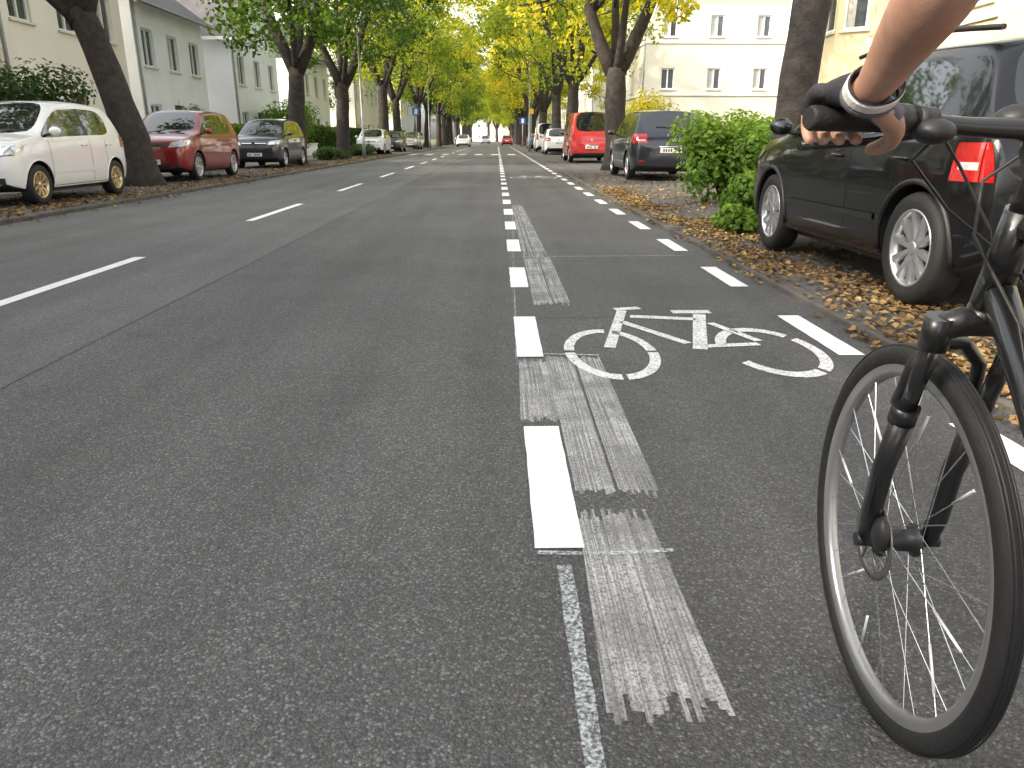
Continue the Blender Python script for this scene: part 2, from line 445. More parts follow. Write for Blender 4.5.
tS = tree_meshes('tree_e', 53, (.02,.1), 4.6, .26, 13000, .19, L3, (.3,0,9.6,4.8,5), 4.4, mat=M_leafG)
put_tree(-7.65, 17.3, *tG1)
put_tree(-8.0, 32, *tG2, rz=.0); put_tree(-8.0, 41.5, *tG2, rz=.35, sc=1.02)
put_tree(-7.9, 2.5, *tG2, rz=2.0)  # unseen tree, added for overhead shade on the foreground
put_tree(-7.9, -12, *tG1, rz=1.0)  # second unseen tree behind the camera, put in for shade
put_tree(3.95, 10.5, *tS); put_tree(3.9, 26, *tY1); put_tree(3.85, 42, *tY2)
random.seed(5)
y = 54.
while y < 250:
    put_tree(-7.8+U(-.3,.3), y+U(-1.5,1.5), *(random.choice([tG2, tY2, tY2])), rz=U(0,6.28), sc=U(1.0,1.22))
    put_tree(3.9+U(-.3,.3), y+3+U(-1.5,1.5), *(random.choice([tY1, tY2, tY1])), rz=U(0,6.28), sc=U(1.0,1.22))
    y += 12.5
for (x, y, t, s) in ((-17,75,tG2,.8),(-16,112,tY1,.9),(13,82,tY1,.9),(12,120,tY2,1),(-22,60,tG2,.9),(0,262,tY1,1.3),(-9,268,tG2,1.4),(9,266,tY2,1.3),(-3,285,tY2,1.5),(-18,262,tG2,1.3),(18,260,tY1,1.3),(5,290,tY1,1.5)):
    put_tree(x, y, *t, rz=U(0,6.28), sc=s)

# ---------------------------------------------------------------- shrubs and hedges
def shrub(name, loc, r, n, ls, mat, lumps=9, seed=1, stems=True):
    random.seed(seed); e = empty(name, loc); it = []
    cs = [(V((U(-.6,.6)*r[0], U(-.6,.6)*r[1], r[2]*U(.35,1.35))), U(.35,.6)) for _ in range(lumps)]
    for i in range(n):
        c, q = random.choice(cs); d = rn()
        p = c+V((d.x*r[0], d.y*r[1], d.z*r[2]))*q*R()**.35
        if p.z < .02: p.z = U(.02,.3)
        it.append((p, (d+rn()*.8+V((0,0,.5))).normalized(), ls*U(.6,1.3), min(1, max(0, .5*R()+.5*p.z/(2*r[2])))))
    o = leaf_quads('foliage', it, mat, e)
    if stems:
        mb = MB()
        for c, q in cs: mb.tube([(U(-.1,.1), U(-.1,.1), 0), (c*.6)+V((U(-.1,.1),0,0)), c], [.03,.02,.006], M_bark, 6)
        mb.obj('stems', e)
    return e
shrub('shrub', (3.15, 9.3, .05), (.58,.6,.36), 3600, .09, M_leafB, 12, 3)
shrub('shrub', (3.75, 12.9, .05), (.95,.9,.80), 6000, .10, M_leafB, 12, 4)
shrub('shrub', (2.75, 8.6, .05), (.34,.4,.17), 900, .08, M_leafB, 6, 8)
shrub('shrub', (3.55, 8.3, .05), (.3,.4,.3), 900, .09, M_leafH, 6, 9)
shrub('shrub', (-12.2, 20.5, 0), (2.2,1.8,1.75), 9500, .12, M_leafH, 14, 5)
shrub('conifer_shrub', (-12.2, 32.5, 0), (.55,.55,1.4), 3500, .09, M_leafH, 12, 6)
shrub('shrub', (-12.0, 46.5, 0), (2.2,3.0,1.9), 9000, .15, M_leafB, 14, 7)
shrub('shrub', (-7.9, 38, .05), (.7,1.7,.42), 3000, .1, M_leafH, 9, 12)
shrub('shrub', (-8.0, 47, .05), (.7,2.2,.42), 3000, .1, M_leafH, 9, 13)
shrub('shrub', (8.4, 31, 0), (1.5,2.0,1.2), 6000, .14, M_leafB, 11, 14)
shrub('shrub', (8.2, 24, 0), (1.3,2.4,1.1), 6000, .12, M_leafB, 11, 15)
shrub('shrub', (8.4, 44, 0), (1.7,2.4,1.9), 6000, .18, M_leafY, 11, 16)
def hedge(x0, x1, y0, y1, h, mat, n, ls, seed):
    random.seed(seed); it = []
    for _ in range(n):
        f = R()
        if f < .55: p = V((x0 if x0 > 0 else x1, U(y0,y1), U(0,h)))
        elif f < .8: p = V((U(x0,x1), U(y0,y1), h))
        else: p = V((U(x0,x1), y0, U(0,h)))
        p += rn()*.12+V((0,0,.12*noise.noise(V((p.x,p.y,0)))))
        it.append((p, rn(.4), ls*U(.6,1.3), min(1, .25+.5*R()+.25*noise.noise(p))))
    e = empty('hedge', (0,0,0)); leaf_quads('foliage', it, mat, e)
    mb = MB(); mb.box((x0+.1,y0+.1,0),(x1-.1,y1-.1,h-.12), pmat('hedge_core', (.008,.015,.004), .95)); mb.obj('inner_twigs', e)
hedge(-12.0,-11.3, 12, 19, 1.3, M_leafH, 7000, .1, 1); hedge(-12.0,-11.3, 24, 31, 1.35, M_leafH, 7000, .1, 2)
hedge(-12.1,-11.3, 35, 44, 1.5, M_leafB, 7000, .14, 3); hedge(-12.1,-11.3, 50, 70, 1.7, M_leafH, 8000, .2, 4)
hedge(8.0,8.7, 11, 20, 1.2, M_leafH, 6000, .1, 5); hedge(8.0,8.8, 34, 52, 1.5, M_leafB, 8000, .16, 6)
hedge(8.0,8.8, 56, 100, 1.7, M_leafH, 8000, .25, 7); hedge(-12.1,-11.3, 74, 120, 1.7, M_leafH, 8000, .25, 8)

# ---------------------------------------------------------------- buildings
def facade(mb, O, u, n, W, Hh, ops, wm, depth=.16, door=None):
    O = V(O); u = V(u); n = V(n); zup = V((0,0,1))
    xs = sorted({0., W, *[o[0] for o in ops], *[o[1] for o in ops]}); zs = sorted({0., Hh, *[o[2] for o in ops], *[o[3] for o in ops]})
    P = lambda a, b, d=0.: O+u*a+zup*b+n*d
    for i in range(len(xs)-1):
        for j in range(len(zs)-1):
            cx, cz = (xs[i]+xs[i+1])/2, (zs[j]+zs[j+1])/2
            if any(o[0] < cx < o[1] and o[2] < cz < o[3] for o in ops): continue
            mb.poly([P(xs[i],zs[j]), P(xs[i+1],zs[j]), P(xs[i+1],zs[j+1]), P(xs[i],zs[j+1])], wm)
    def bx(a0, a1, b0, b1, d0, d1, m):
        c = [P(a0,b0,d0),P(a1,b0,d0),P(a1,b0,d1),P(a0,b0,d1),P(a0,b1,d0),P(a1,b1,d0),P(a1,b1,d1),P(a0,b1,d1)]
        for f in ((0,1,2,3),(4,7,6,5),(0,4,5,1),(1,5,6,2),(2,6,7,3),(3,7,4,0)): mb.poly([c[i] for i in f], m)
    for o in ops:
        a, b, c, d = o[:4]; kind = o[4] if len(o) > 4 else 'w'
        for q in ([P(a,c),P(a,d),P(a,d,-depth),P(a,c,-depth)],[P(b,c),P(b,c,-depth),P(b,d,-depth),P(b,d)],
                  [P(a,d),P(b,d),P(b,d,-depth),P(a,d,-depth)],[P(a,c),P(a,c,-depth),P(b,c,-depth),P(b,c)]): mb.poly(q, wm)
        t = .07
        if kind == 'w':
            mb.poly([P(a,c,-depth+.02),P(b,c,-depth+.02),P(b,d,-depth+.02),P(a,d,-depth+.02)], M_wglass)
            bx(a,a+t,c,d,-depth+.022,-depth+.08,M_wfr); bx(b-t,b,c,d,-depth+.022,-depth+.08,M_wfr)
            bx(a+t,b-t,c,c+t,-depth+.022,-depth+.08,M_wfr); bx(a+t,b-t,d-t,d,-depth+.022,-depth+.08,M_wfr)
            m_ = (a+b)/2
            if b-a > .8: bx(m_-.04,m_+.04,c+t,d-t,-depth+.022,-depth+.085,M_wfr)
            if R() < .55:
                bx(a+t+.003,m_-.043,c+t+.003,d-t-.003,-depth+.024,-depth+.028, pmat('curtain', (.42,.41,.38), .6, var=.15, scale=12))
            bx(a-.08,b+.08,c-.07,c-.003,.003,.08,M_trim)
        else:
            mb.poly([P(a,c,-depth+.02),P(b,c,-depth+.02),P(b,d,-depth+.02),P(a,d,-depth+.02)], M_door)
            bx(a+.15,b-.15,c+1.2,d-.15,-depth+.023,-depth+.03,M_wglass)
def house(name, x0, x1, y0, y1, eave, ridge, wm, rm, side, storeys=2, pitch='y', winw=1.1, plinth=M_trim, bays=3, chim=True, band=False):
    e = empty(name); mb = MB(); L = y1-y0; W = x1-x0; ops = []; n = bays
    for s in range(storeys):
        zb = .95+s*(eave-.6)/storeys
        for i in range(n):
            c = L*(i+.5)/n
            if s == 0 and i == n//2: ops.append((c-.55, c+.55, .25, 2.45, 'd'))
            else: ops.append((c-winw/2, c+winw/2, zb, zb+1.45))
    if side > 0: facade(mb, (x1, y0, 0), (0,1,0), (1,0,0), L, eave, ops, wm); mb.poly([(x0,y0,0),(x0,y1,0),(x0,y1,eave),(x0,y0,eave)], wm)
    else: facade(mb, (x0, y1, 0), (0,-1,0), (-1,0,0), L, eave, ops, wm); mb.poly([(x1,y0,0),(x1,y1,0),(x1,y1,eave),(x1,y0,eave)], wm)
    ops = []
    k = max(2, int(W//3))
    for s in range(storeys):
        zb = .95+s*(eave-.6)/storeys
        for i in range(k):
            c = W*(i+.5)/k; ops.append((c-.45, c+.45, zb, zb+1.3))
    facade(mb, (x0, y0, 0), (1,0,0), (0,-1,0), W, eave, ops, wm)
    mb.poly([(x0,y1,0),(x0,y1,eave),(x1,y1,eave),(x1,y1,0)], wm)
    if band:
        sx = x1 if side > 0 else x0
        for s in range(1, storeys):
            zb = .55+s*(eave-.6)/storeys
            a, b = (sx+.003, sx+.08) if side > 0 else (sx-.08, sx-.003)
            mb.box((a, y0, zb), (b, y1, zb+.14), M_trim)
            mb.box((x0, y0-.07, zb), (x1, y0-.003, zb+.14), M_trim)
    mb.obj('walls_and_windows', e)
    rf = MB(); ov = .45; xm = (x0+x1)/2; ym = (y0+y1)/2; th = .16
    def slab(q):
        rf.poly(q, rm); q2 = [V(p)-V((0,0,th)) for p in q]; rf.poly(q2[::-1], M_wfr)
        for i in range(4):
            j = (i+1) % 4; rf.poly([q[i], q2[i], q2[j], q[j]], M_wfr)
    if pitch == 'y':
        sl = (ridge-eave)/(W/2); ez = eave-sl*ov+.12
        slab([V((x0-ov,y0-ov,ez)), V((xm,y0-ov,ridge+.12)), V((xm,y1+ov,ridge+.12)), V((x0-ov,y1+ov,ez))])
        slab([V((xm+.004,y0-ov,ridge+.12)), V((x1+ov,y0-ov,ez)), V((x1+ov,y1+ov,ez)), V((xm+.004,y1+ov,ridge+.12))])
        for yy in (y0, y1): rf.poly([(x0,yy,eave),(x1,yy,eave),(xm,yy,ridge-.08)], wm)
    elif pitch == 'x':
        sl = (ridge-eave)/(L/2); ez = eave-sl*ov+.12
        slab([V((x0-ov,y0-ov,ez)), V((x1+ov,y0-ov,ez)), V((x1+ov,ym,ridge+.12)), V((x0-ov,ym,ridge+.12))])
        slab([V((x0-ov,ym+.004,ridge+.12)), V((x1+ov,ym+.004,ridge+.12)), V((x1+ov,y1+ov,ez)), V((x0-ov,y1+ov,ez))])
        for xx in (x0, x1): rf.poly([(xx,y0,eave),(xx,y1,eave),(xx,ym,ridge-.08)], wm)
    else:
        q = [V((x0-ov,y0-ov,eave)), V((x1+ov,y0-ov,eave)), V((x1+ov,y1+ov,eave)), V((x0-ov,y1+ov,eave))]
        i = min(W, L)/2
        r = [V((x0+i,y0+i,ridge)), V((x1-i,y1-i,ridge))] if W < L else [V((x0+i,ym,ridge)), V((x1-i,ym,ridge))]
        if W < L:
            r = [V((xm,y0+i,ridge)), V((xm,y1-i,ridge))]
            rf.poly([q[0],q[1],r[0]], rm); rf.poly([q[1],q[2],r[1],r[0]], rm); rf.poly([q[2],q[3],r[1]], rm); rf.poly([q[3],q[0],r[0],r[1]], rm)
        else:
            rf.poly([q[0],q[1],r[1],r[0]], rm); rf.poly([q[1],q[2],r[1]], rm); rf.poly([q[2],q[3],r[0],r[1]], rm); rf.poly([q[3],q[0],r[0]], rm)
        rf.box((x0-ov,y0-ov,eave-.2),(x1+ov,y1+ov,eave-.004), M_wfr)
    if chim: rf.box((xm-.3, y0+L*.3, eave), (xm+.3, y0+L*.3+.8, ridge+.9), pmat('chimney_brick', (.22,.10,.07), .9, var=.3, scale=5))
    sx = x1+.06 if side > 0 else x0-.06
    rf.tube([(sx, y0+.15, 0), (sx, y0+.15, eave-.1)], .045, M_gal, 8)
    gx = x1+ov+.05 if side > 0 else x0-ov-.05
    ge = (eave-(ridge-eave)/(W/2)*ov+.05) if pitch == 'y' else eave-.05
    if pitch != 'x': rf.tube([(gx, y0-ov, ge), (gx, y1+ov, ge)], .06, M_gal, 8)
    rf.obj('roof_and_gutters', e)
    return e
random.seed(3)
house('cream_house', -24, -14.4, 12, 22.5, 8.2, 12, M_w1, M_roofR, 1, 3, bays=4)
house('cream_house', -23, -13.6, 22.9, 30.5, 7.2, 10.5, M_w1, M_roofR, 1, 2, bays=3)
house('white_house', -23, -14.3, 33, 40.5, 6.4, 9.6, M_w2, M_roofG, 1, 2, pitch='y', bays=3)
house('white_house', -22, -13.6, 42.5, 51, 6.2, 9.8, M_w2, M_roofG, 1, 2, pitch='x', bays=3)
house('white_house', -23, -14, 56, 68, 7, 10.5, M_w3, M_roofG, 1, 2, bays=4)
house('cream_house', -23, -14, 80, 96, 8, 11.5, M_w1, M_roofR, 1, 2, bays=5)
house('white_house', -23, -14, 118, 136, 8, 11.5, M_w2, M_roofG, 1, 2, bays=5)
house('cream_house', -25, -14.4, -30, 8.6, 11.5, 15.6, M_w1, M_roofR, 1, 4, bays=12)  # unseen house; eave and ridge raised to keep sun off the foreground
hy = house('yellow_apartment_house', 11.2, 21, 12, 29.5, 9.8, 13, M_w4, M_roofR, -1, 3, bays=6, band=True, pitch='h')
house('cream_apartment_house', 9.8, 19, 54, 70, 10.2, 13.2, M_w5, M_roofR, -1, 3, bays=5, pitch='h', band=True)
house('cream_apartment_house', 10.5, 20, 88, 108, 10, 13, M_w3, M_roofG, -1, 3, bays=6)
house('cream_apartment_house', 12.2, 21, -12, 7, 6.8, 10, M_w5, M_roofR, -1, 2, bays=6, band=True)  # unseen house, kept low so sky light reaches the left walls
house('white_house', 11, 20, 130, 150, 9, 12, M_w1, M_roofR, -1, 3, bays=6)
house('cream_apartment_house', -14, 10, 292, 305, 12, 16, M_w1, M_roofR, 1, 3, bays=4)
by = MB()
for (yc) in (16.2, 26.0):
    prof = [(11.19, yc-1.5), (10.35, yc-.85), (10.35, yc+.85), (11.19, yc+1.5)]
    for i in range(3):
        (ax, ay), (bx_, by_) = prof[i], prof[i+1]
        d = V((bx_-ax, by_-ay, 0)); L = d.length; d.normalize(); nn = V((-d.y, d.x, 0))
        if nn.x > 0: nn = -nn
        O = V((bx_, by_, .3)); dd = -d
        ops = [(.18, L-.18, .8+s*3.05, 2.4+s*3.05) for s in range(3)]
        facade(by, O, dd, nn, L, 9.0, ops, M_w4, .1)
    by.poly([(p[0]-.12, p[1], 9.3) for p in prof][::-1], M_trim)
    by.poly([(10.25, yc-1.0, 9.3), (10.25, yc+1.0, 9.3), (11.2, yc, 10.2)], M_roofR)
by.obj('bay_windows', hy)
def gwall(x, y0, y1, h, m):
    mb = MB(); mb.box((x-.12,y0,0),(x+.12,y1,h), m); mb.box((x-.16,y0-.03,h+.002),(x+.16,y1+.03,h+.07), M_trim)
    mb.obj('garden_wall', bevel=.01)
gwall(7.86, -10, 30, .6, M_w5); gwall(7.86, 56, 74, .8, M_w5)
gwall(-11.22, 19.3, 23.7, .7, M_w3); gwall(-11.22, 44.5, 49.5, .7, M_w3)

# ---------------------------------------------------------------- street furniture
def lamp(x, y, dx):
    e = empty('street_lamp', (x, y, .05)); mb = MB()
    mb.tube([(0,0,0),(0,0,1.0),(0,0,1.05),(0,0,6.2),(dx*.3,0,6.9),(dx*1.2,0,7.1)], [.08,.08,.055,.045,.04,.035], M_gal, 10)
    mb.ell((dx*1.55,0,7.08),(.42,.14,.09), M_gal); mb.obj('pole_and_head', e)
lamp(-6.75, 40.5, 1); lamp(-6.75, 80, 1); lamp(2.5, 62, -1)
def sign(x, y, h, kind):
    e = empty('traffic_sign', (x, y, .05)); mb = MB(); mb.tube([(0,0,0),(0,0,h+.35)], .03, M_gal, 8)
    blue = pmat('sign_blue', (.02,.10,.40), .35); yel = pmat('sign_yellow', (.75,.5,.03), .35)
    c = blue if kind == 'b' else yel
    q = .3 if kind == 'b' else .18
    mb.box((-q,-.045,h-q),(q,-.032,h+q), c)
    if kind == 'b': mb.box((-.12,-.052,h-.2),(.12,-.047,h+.2), M_wfr)
    mb.obj('post_and_plate', e)
sign(-6.7, 67, 3.1, 'b'); sign(2.55, 60, 2.9, 'y'); sign(2.5, 78, 2.6, 'b')
wb = empty('wheelie_bin', (7.0, 21.5, .065)); mb = MB()
mbl = pmat('bin_blue', (.03,.09,.30), .45)
b0, b1 = (.24,.28), (.29,.36)
lo = [(-b0[0],-b0[1],.08),(b0[0],-b0[1],.08),(b0[0],b0[1],.08),(-b0[0],b0[1],.08)]; hi = [(-b1[0],-b1[1],1.0),(b1[0],-b1[1],1.0),(b1[0],b1[1],1.0),(-b1[0],b1[1],1.0)]
for k in range(4): j = (k+1) % 4; mb.poly([lo[k],lo[j],hi[j],hi[k]], mbl)
mb.poly(lo[::-1], mbl)
mb.box((-.31,-.39,1.003),(.31,.37,1.07), mbl); mb.tube([(-.3,.42,1.0),(.3,.42,1.0)], .02, M_blk)
mb.lathe([(-.03,.001),(-.03,.1),(.03,.1),(.03,.001)], M_blk, 16, (-.26,.28,.1)); mb.lathe([(-.03,.001),(-.03,.1),(.03,.1),(.03,.001)], M_blk, 16, (.26,.28,.1))
mb.obj('body_and_lid', wb)

# ---------------------------------------------------------------- vehicles
def lerp_tab(tab, y):
    if y <= tab[0][0]: return tab[0][1]
    for (a, va), (b, vb) in zip(tab, tab[1:]):
        if y <= b: return va+(vb-va)*(y-a)/(b-a)
    return tab[-1][1]
def car(name, xc, y_near, facing_camera, L, W, H, paint, wb, foh, cowl, rs, re, rgb, Rw=.31, zb=.06, spokes=5, van=False, rails=False, hub=M_silv, b1=.60, rz=0., tz=None):
    e = empty(name, (xc, y_near if facing_camera else y_near+L, zb), (0 if facing_camera else math.pi)+rz)
    w2 = W/2; clr = .19
    top = [(0,.42*H),(.012,.50*H),(.05,.575*H),(.12,.61*H),(cowl,.655*H),((cowl+rs)/2,.83*H),(rs,.968*H),(.5*(rs+re),H),(re,.965*H),(rgb,.66*H),(.993,.60*H),(1,.50*H)]
    if van: top = [(0,.34*H),(.012,.40*H),(.05,.45*H),(.12,.48*H),(cowl,.53*H),((cowl+rs)/2,.76*H),(rs,.965*H),(.5*(rs+re),H),(re,.985*H),(rgb,.60*H),(.993,.55*H),(1,.42*H)]
    bf = .80 if van else 1.
    belt = [(0,.40*H*bf),(.012,.47*H*bf),(.05,.545*H*bf),(.12,.585*H*bf),(cowl,.62*H*bf),(.7,.645*H*bf),(.97,.655*H*bf),(.993,.59*H*bf),(1,.48*H*bf)]
    wid = [(0,.80*w2),(.012,.87*w2),(.05,.95*w2),(.12,.985*w2),(.25,w2),(.8,w2),(.93,.975*w2),(.985,.93*w2),(1,.88*w2)]
    bot = [(0,.30),(.02,.24),(.08,clr),(.93,clr),(.985,.26),(1,.32)]
    b2 = b1+.022
    c1 = re-.055 if not van else re-.03
    st = sorted({0,.012,.05,.12,cowl-.03,cowl,(cowl+rs)/2,rs,(rs+b1)/2,b1,b2,(b2+c1)/2,c1,re,(re+rgb)/2,rgb,.993,1})
    rings = []
    for t in st:
        y = t*L; b = lerp_tab(belt, t); tp = max(lerp_tab(top, t), b+.012); w = lerp_tab(wid, t); z0 = lerp_tab(bot, t)
        g_ = min(1, max(0, (tp-b)/(H-b))); ins = .10 if van else .20
        wr = w*(.95-ins*g_); k5 = (w*.955, b)
        k6 = (wr, tp-.055*g_-.004)
        k5b = (k5[0]+(k6[0]-k5[0])*.88, k5[1]+(k6[1]-k5[1])*.88)
        half = [(0,z0),(.82*w,z0),(.955*w,z0+.05),(w,z0+.16*(H/1.5)),(w*1.0,(z0+b)/2+.06),(w*.99,b-.07),k5,k5b,k6,(wr*.88,tp-.012*g_),(0,tp+.018)]
        rings.append((y, half))
    nh = len(rings[0][1]); bm = bmesh.new(); RV = []
    def ringverts(y, half):
        r = [bm.verts.new((x, y, z)) for x, z in half]
        l = [bm.verts.new((-x, y, z)) for x, z in reversed(half[1:-1])]
        return r+l
    for y, half in rings: RV.append(ringverts(y, half))
    nr = len(RV[0])
    side_glass = [(cowl, rs), (rs, b1), (b2, c1)]
    if van: side_glass = [(cowl, rs), (rs, b1)]
    cr = bm.edges.layers.float.new('crease_edge')
    for i in range(len(st)-1):
        a, b = st[i], st[i+1]; m_ = (a+b)/2
        for j in range(nr):
            j2 = (j+1) % nr
            f = bm.faces.new((RV[i][j], RV[i][j2], RV[i+1][j2], RV[i+1][j]))
            jj = j if j < nh-1 else nr-1-j
            mi = 0
            if jj <= 1: mi = 2
            if jj == 6 and any(p <= m_ <= q for p, q in side_glass): mi = 1
            if jj in (6,) and (b1 <= m_ <= b2): mi = 2
            if jj == 9 and (cowl <= m_ <= rs or re <= m_ <= rgb): mi = 1
            f.material_index = mi; f.smooth = True
    for idx, rv in ((0, RV[0]), (-1, RV[-1])):
        c = sum((v.co for v in rv), V())/len(rv)
        inner = [bm.verts.new(c+(v.co-c)*.72+V((0, -.02 if idx == 0 else .02, 0))) for v in rv]
        for j in range(nr):
            j2 = (j+1) % nr
            q = (rv[j2], rv[j], inner[j], inner[j2]) if idx == 0 else (rv[j], rv[j2], inner[j2], inner[j])
            f = bm.faces.new(q); f.smooth = True
        f = bm.faces.new(inner[::-1] if idx == 0 else inner); f.smooth = True
    for edge in bm.edges:
        ms = {f.material_index for f in edge.link_faces}
        if len(ms) > 1: edge[cr] = .75
    bmesh.ops.recalc_face_normals(bm, faces=bm.faces)
    me = bpy.data.meshes.new('body'); bm.to_mesh(me); bm.free()
    for m in (paint, M_glass, M_blk): me.materials.append(m)
    o = bpy.data.objects.new('tmp', me); S.collection.objects.link(o)
    ss = o.modifiers.new('s', 'SUBSURF'); ss.levels = 2; ss.render_levels = 2
    cut = MB(); wy = (foh, foh+wb)
    for y in wy:
        for s in (-1, 1):
            x0, x1 = sorted((s*(w2-.30), s*(w2+.2)))
            cut.lathe([(x0, .0005), (x0, Rw+.055), (x1, Rw+.055), (x1, .0005)], M_blk, 40, (0, y, Rw))
    cm = cut.mesh('c'); bmc = bmesh.new(); bmc.from_mesh(cm); bmesh.ops.remove_doubles(bmc, verts=bmc.verts, dist=.002); bmesh.ops.recalc_face_normals(bmc, faces=bmc.faces); bmc.to_mesh(cm); bmc.free()
    co = bpy.data.objects.new('cut', cm); S.collection.objects.link(co)
    bo = o.modifiers.new('b', 'BOOLEAN'); bo.object = co; bo.operation = 'DIFFERENCE'; bo.solver = 'EXACT'; bo.material_mode = 'TRANSFER'
    dg = bpy.context.evaluated_depsgraph_get(); dg.update()
    me2 = bpy.data.meshes.new_from_object(o.evaluated_get(dg)); me2.name = 'body'
    me2.set_sharp_from_angle(angle=math.radians(40))
    bpy.data.objects.remove(o); bpy.data.objects.remove(co)
    body = bpy.data.objects.new('body', me2); S.collection.objects.link(body); body.parent = e
    bvh = BVHTree.FromPolygons([v.co.copy() for v in me2.vertices], [tuple(p.vertices) for p in me2.polygons])
    d = MB()
    def patch(p00, p10, p11, p01, dr, off, m, nu=8, nv=5):
        dr = V(dr).normalized(); G = {}
        for i in range(nu+1):
            for j in range(nv+1):
                u, v = i/nu, j/nv
                p = V(p00)*(1-u)*(1-v)+V(p10)*u*(1-v)+V(p11)*u*v+V(p01)*(1-u)*v
                h = bvh.ray_cast(p, dr)
                if h[0] is not None: G[i, j] = h[0]-dr*off
        for i in range(nu):
            for j in range(nv):
                q = [G.get((i,j)), G.get((i+1,j)), G.get((i+1,j+1)), G.get((i,j+1))]
                if all(x is not None for x in q):
                    if max((a-b).length for a in q for b in q) < .35: d.poly(q, m, True)
    F = -.6; B = L+.6
    zt = H*(.535 if not van else .44)
    for s in (-1, 1):
        patch((s*w2*.52,F,zt-.13),(s*w2*.90,F,zt-.10),(s*w2*.93,F,zt+.045),(s*w2*.60,F,zt-.01),(0,1,0),.008,M_lamp,10,6)
        patch((s*w2*.50,F,zt-.14),(s*w2*.92,F,zt-.112),(s*w2*.90,F,zt-.10),(s*w2*.52,F,zt-.13),(0,1,0),.009,M_blk,10,1)
        patch((s*w2*.58,F,.33),(s*w2*.78,F,.33),(s*w2*.78,F,.42),(s*w2*.60,F,.42),(0,1,0),.006,M_blk,4,3)
        tz0, tz1 = (.52*H, .65*H) if not van else (.42*H, .62*H)
        if tz: tz0, tz1 = tz
        x0 = .60 if not van else .80
        X = s*(w2+.5)
        if tz:
            patch((s*w2*.89,B,tz0),(s*w2*.935,B,tz0),(s*w2*.93,B,tz1),(s*w2*.90,B,tz1),(0,-1,0),.012,M_red,3,6)
            patch((X,.925*L,tz0),(X,.978*L,tz0),(X,.975*L,tz1),(X,.93*L,tz1),(-s,0,0),.012,M_red,8,6)
            patch((X,.94*L,tz0+.06),(X,.975*L,tz0+.06),(X,.975*L,tz0+.10),(X,.94*L,tz0+.10),(-s,0,0),.015,M_lamp,3,2)
        else:
            patch((s*w2*x0,B,tz0),(s*w2*.925,B,tz0),(s*w2*.92,B,tz1),(s*w2*(x0+.02),B,tz1),(0,-1,0),.012,M_red,8,6)
            patch((s*w2*(x0+.05),B,tz0+.05),(s*w2*.86,B,tz0+.05),(s*w2*.85,B,tz0+.09),(s*w2*(x0+.06),B,tz0+.09),(0,-1,0),.016,M_lamp,4,2)
            patch((X,.925*L,tz0),(X,.992*L,tz0),(X,.992*L,tz1),(X,.935*L,tz1),(-s,0,0),.012,M_red,8,6)
        patch((X,.035*L,zt-.10),(X,.10*L,zt-.02),(X,.12*L,zt+.04),(X,.04*L,zt+.03),(-s,0,0),.007,M_lamp,5,4)
        bl = .60*H*bf
        for yy in ((cowl+.035)*L, (b1+.011)*L, (c1-.01)*L):
            if yy > foh+wb-.1 and yy < foh+wb+.1: yy = foh+wb-.30
            patch((X,yy,.27),(X,yy+.009,.27),(X,yy+.009,bl),(X,yy,bl),(-s,0,0),.0025,M_blk,1,10)
        patch((X,(cowl+.035)*L,.265),(X,min((c1-.01)*L, foh+wb-.38),.265),(X,min((c1-.01)*L, foh+wb-.38),.274),(X,(cowl+.035)*L,.274),(-s,0,0),.0025,M_blk,10,1)
        patch((X,foh+Rw+.12,.46),(X,foh+wb-Rw-.12,.46),(X,foh+wb-Rw-.12,.50),(X,foh+Rw+.12,.50),(-s,0,0),.012,M_blk if rails else paint,12,1)
        for yy in ((b1-.045)*L, (c1-.06)*L):
            h = bvh.ray_cast(V((X, yy, bl-.08)), V((-s,0,0)))
            if h[0] is not None:
                p = h[0]; d.tube([(p.x-s*.01,yy-.09,p.z),(p.x+s*.03,yy-.075,p.z),(p.x+s*.03,yy+.075,p.z),(p.x-s*.01,yy+.09,p.z)], .012, paint, 8)
        my = (cowl+.045)*L; mz = (.66*H if not van else .57*H)
        d.tube([(s*(w2*.88),my,mz-.03),(s*(w2+.06),my,mz)], .02, M_blk, 8)
        d.ell((s*(w2+.10),my,mz+.035),(.095,.05,.068), paint)
        d.ell((s*(w2+.10),my+.022,mz+.035),(.082,.034,.055), M_glass)
        for y in wy:
            P = []
            for i in range(19):
                t = math.radians(-8+196*i/18); rr_ = Rw+.06
                yy, zz = y+rr_*math.cos(t), Rw+rr_*math.sin(t)
                h = bvh.ray_cast(V((X, y+(rr_+.015)*math.cos(t), Rw+(rr_+.015)*math.sin(t))), V((-s,0,0)))
                if h[0] is not None and abs(h[0].x) > w2*.8: P.append(V((h[0].x, yy, zz)))
            if len(P) > 4: d.tube(P, .012 if not rails else .02, M_blk if rails else paint, 6)
        if rails: 
            P = []
            for i in range(9):
                t = rs+.02+(re-rs-.04)*i/8; z_ = lerp_tab(top, t)
                P.append((s*w2*.70, t*L, z_+.035+.02*math.sin(math.pi*i/8)))
            d.tube(P, .016, M_blk, 8)
    patch((-w2*.48,F,zt-.12),(w2*.48,F,zt-.12),(w2*.50,F,zt-.03),(-w2*.50,F,zt-.03),(0,1,0),.007,M_blk,12,3)
    patch((-w2*.48,F,zt-.075),(w2*.48,F,zt-.075),(w2*.48,F,zt-.065),(-w2*.48,F,zt-.065),(0,1,0),.012,M_chrome,12,1)
    patch((-w2*.50,F,.28),(w2*.50,F,.28),(w2*.56,F,.42),(-w2*.56,F,.42),(0,1,0),.007,M_blk,12,3)
    patch((-w2*.85,F,.23),(w2*.85,F,.23),(w2*.85,F,.27),(-w2*.85,F,.27),(0,1,0),.01,M_blk,12,1)
    pz = .45
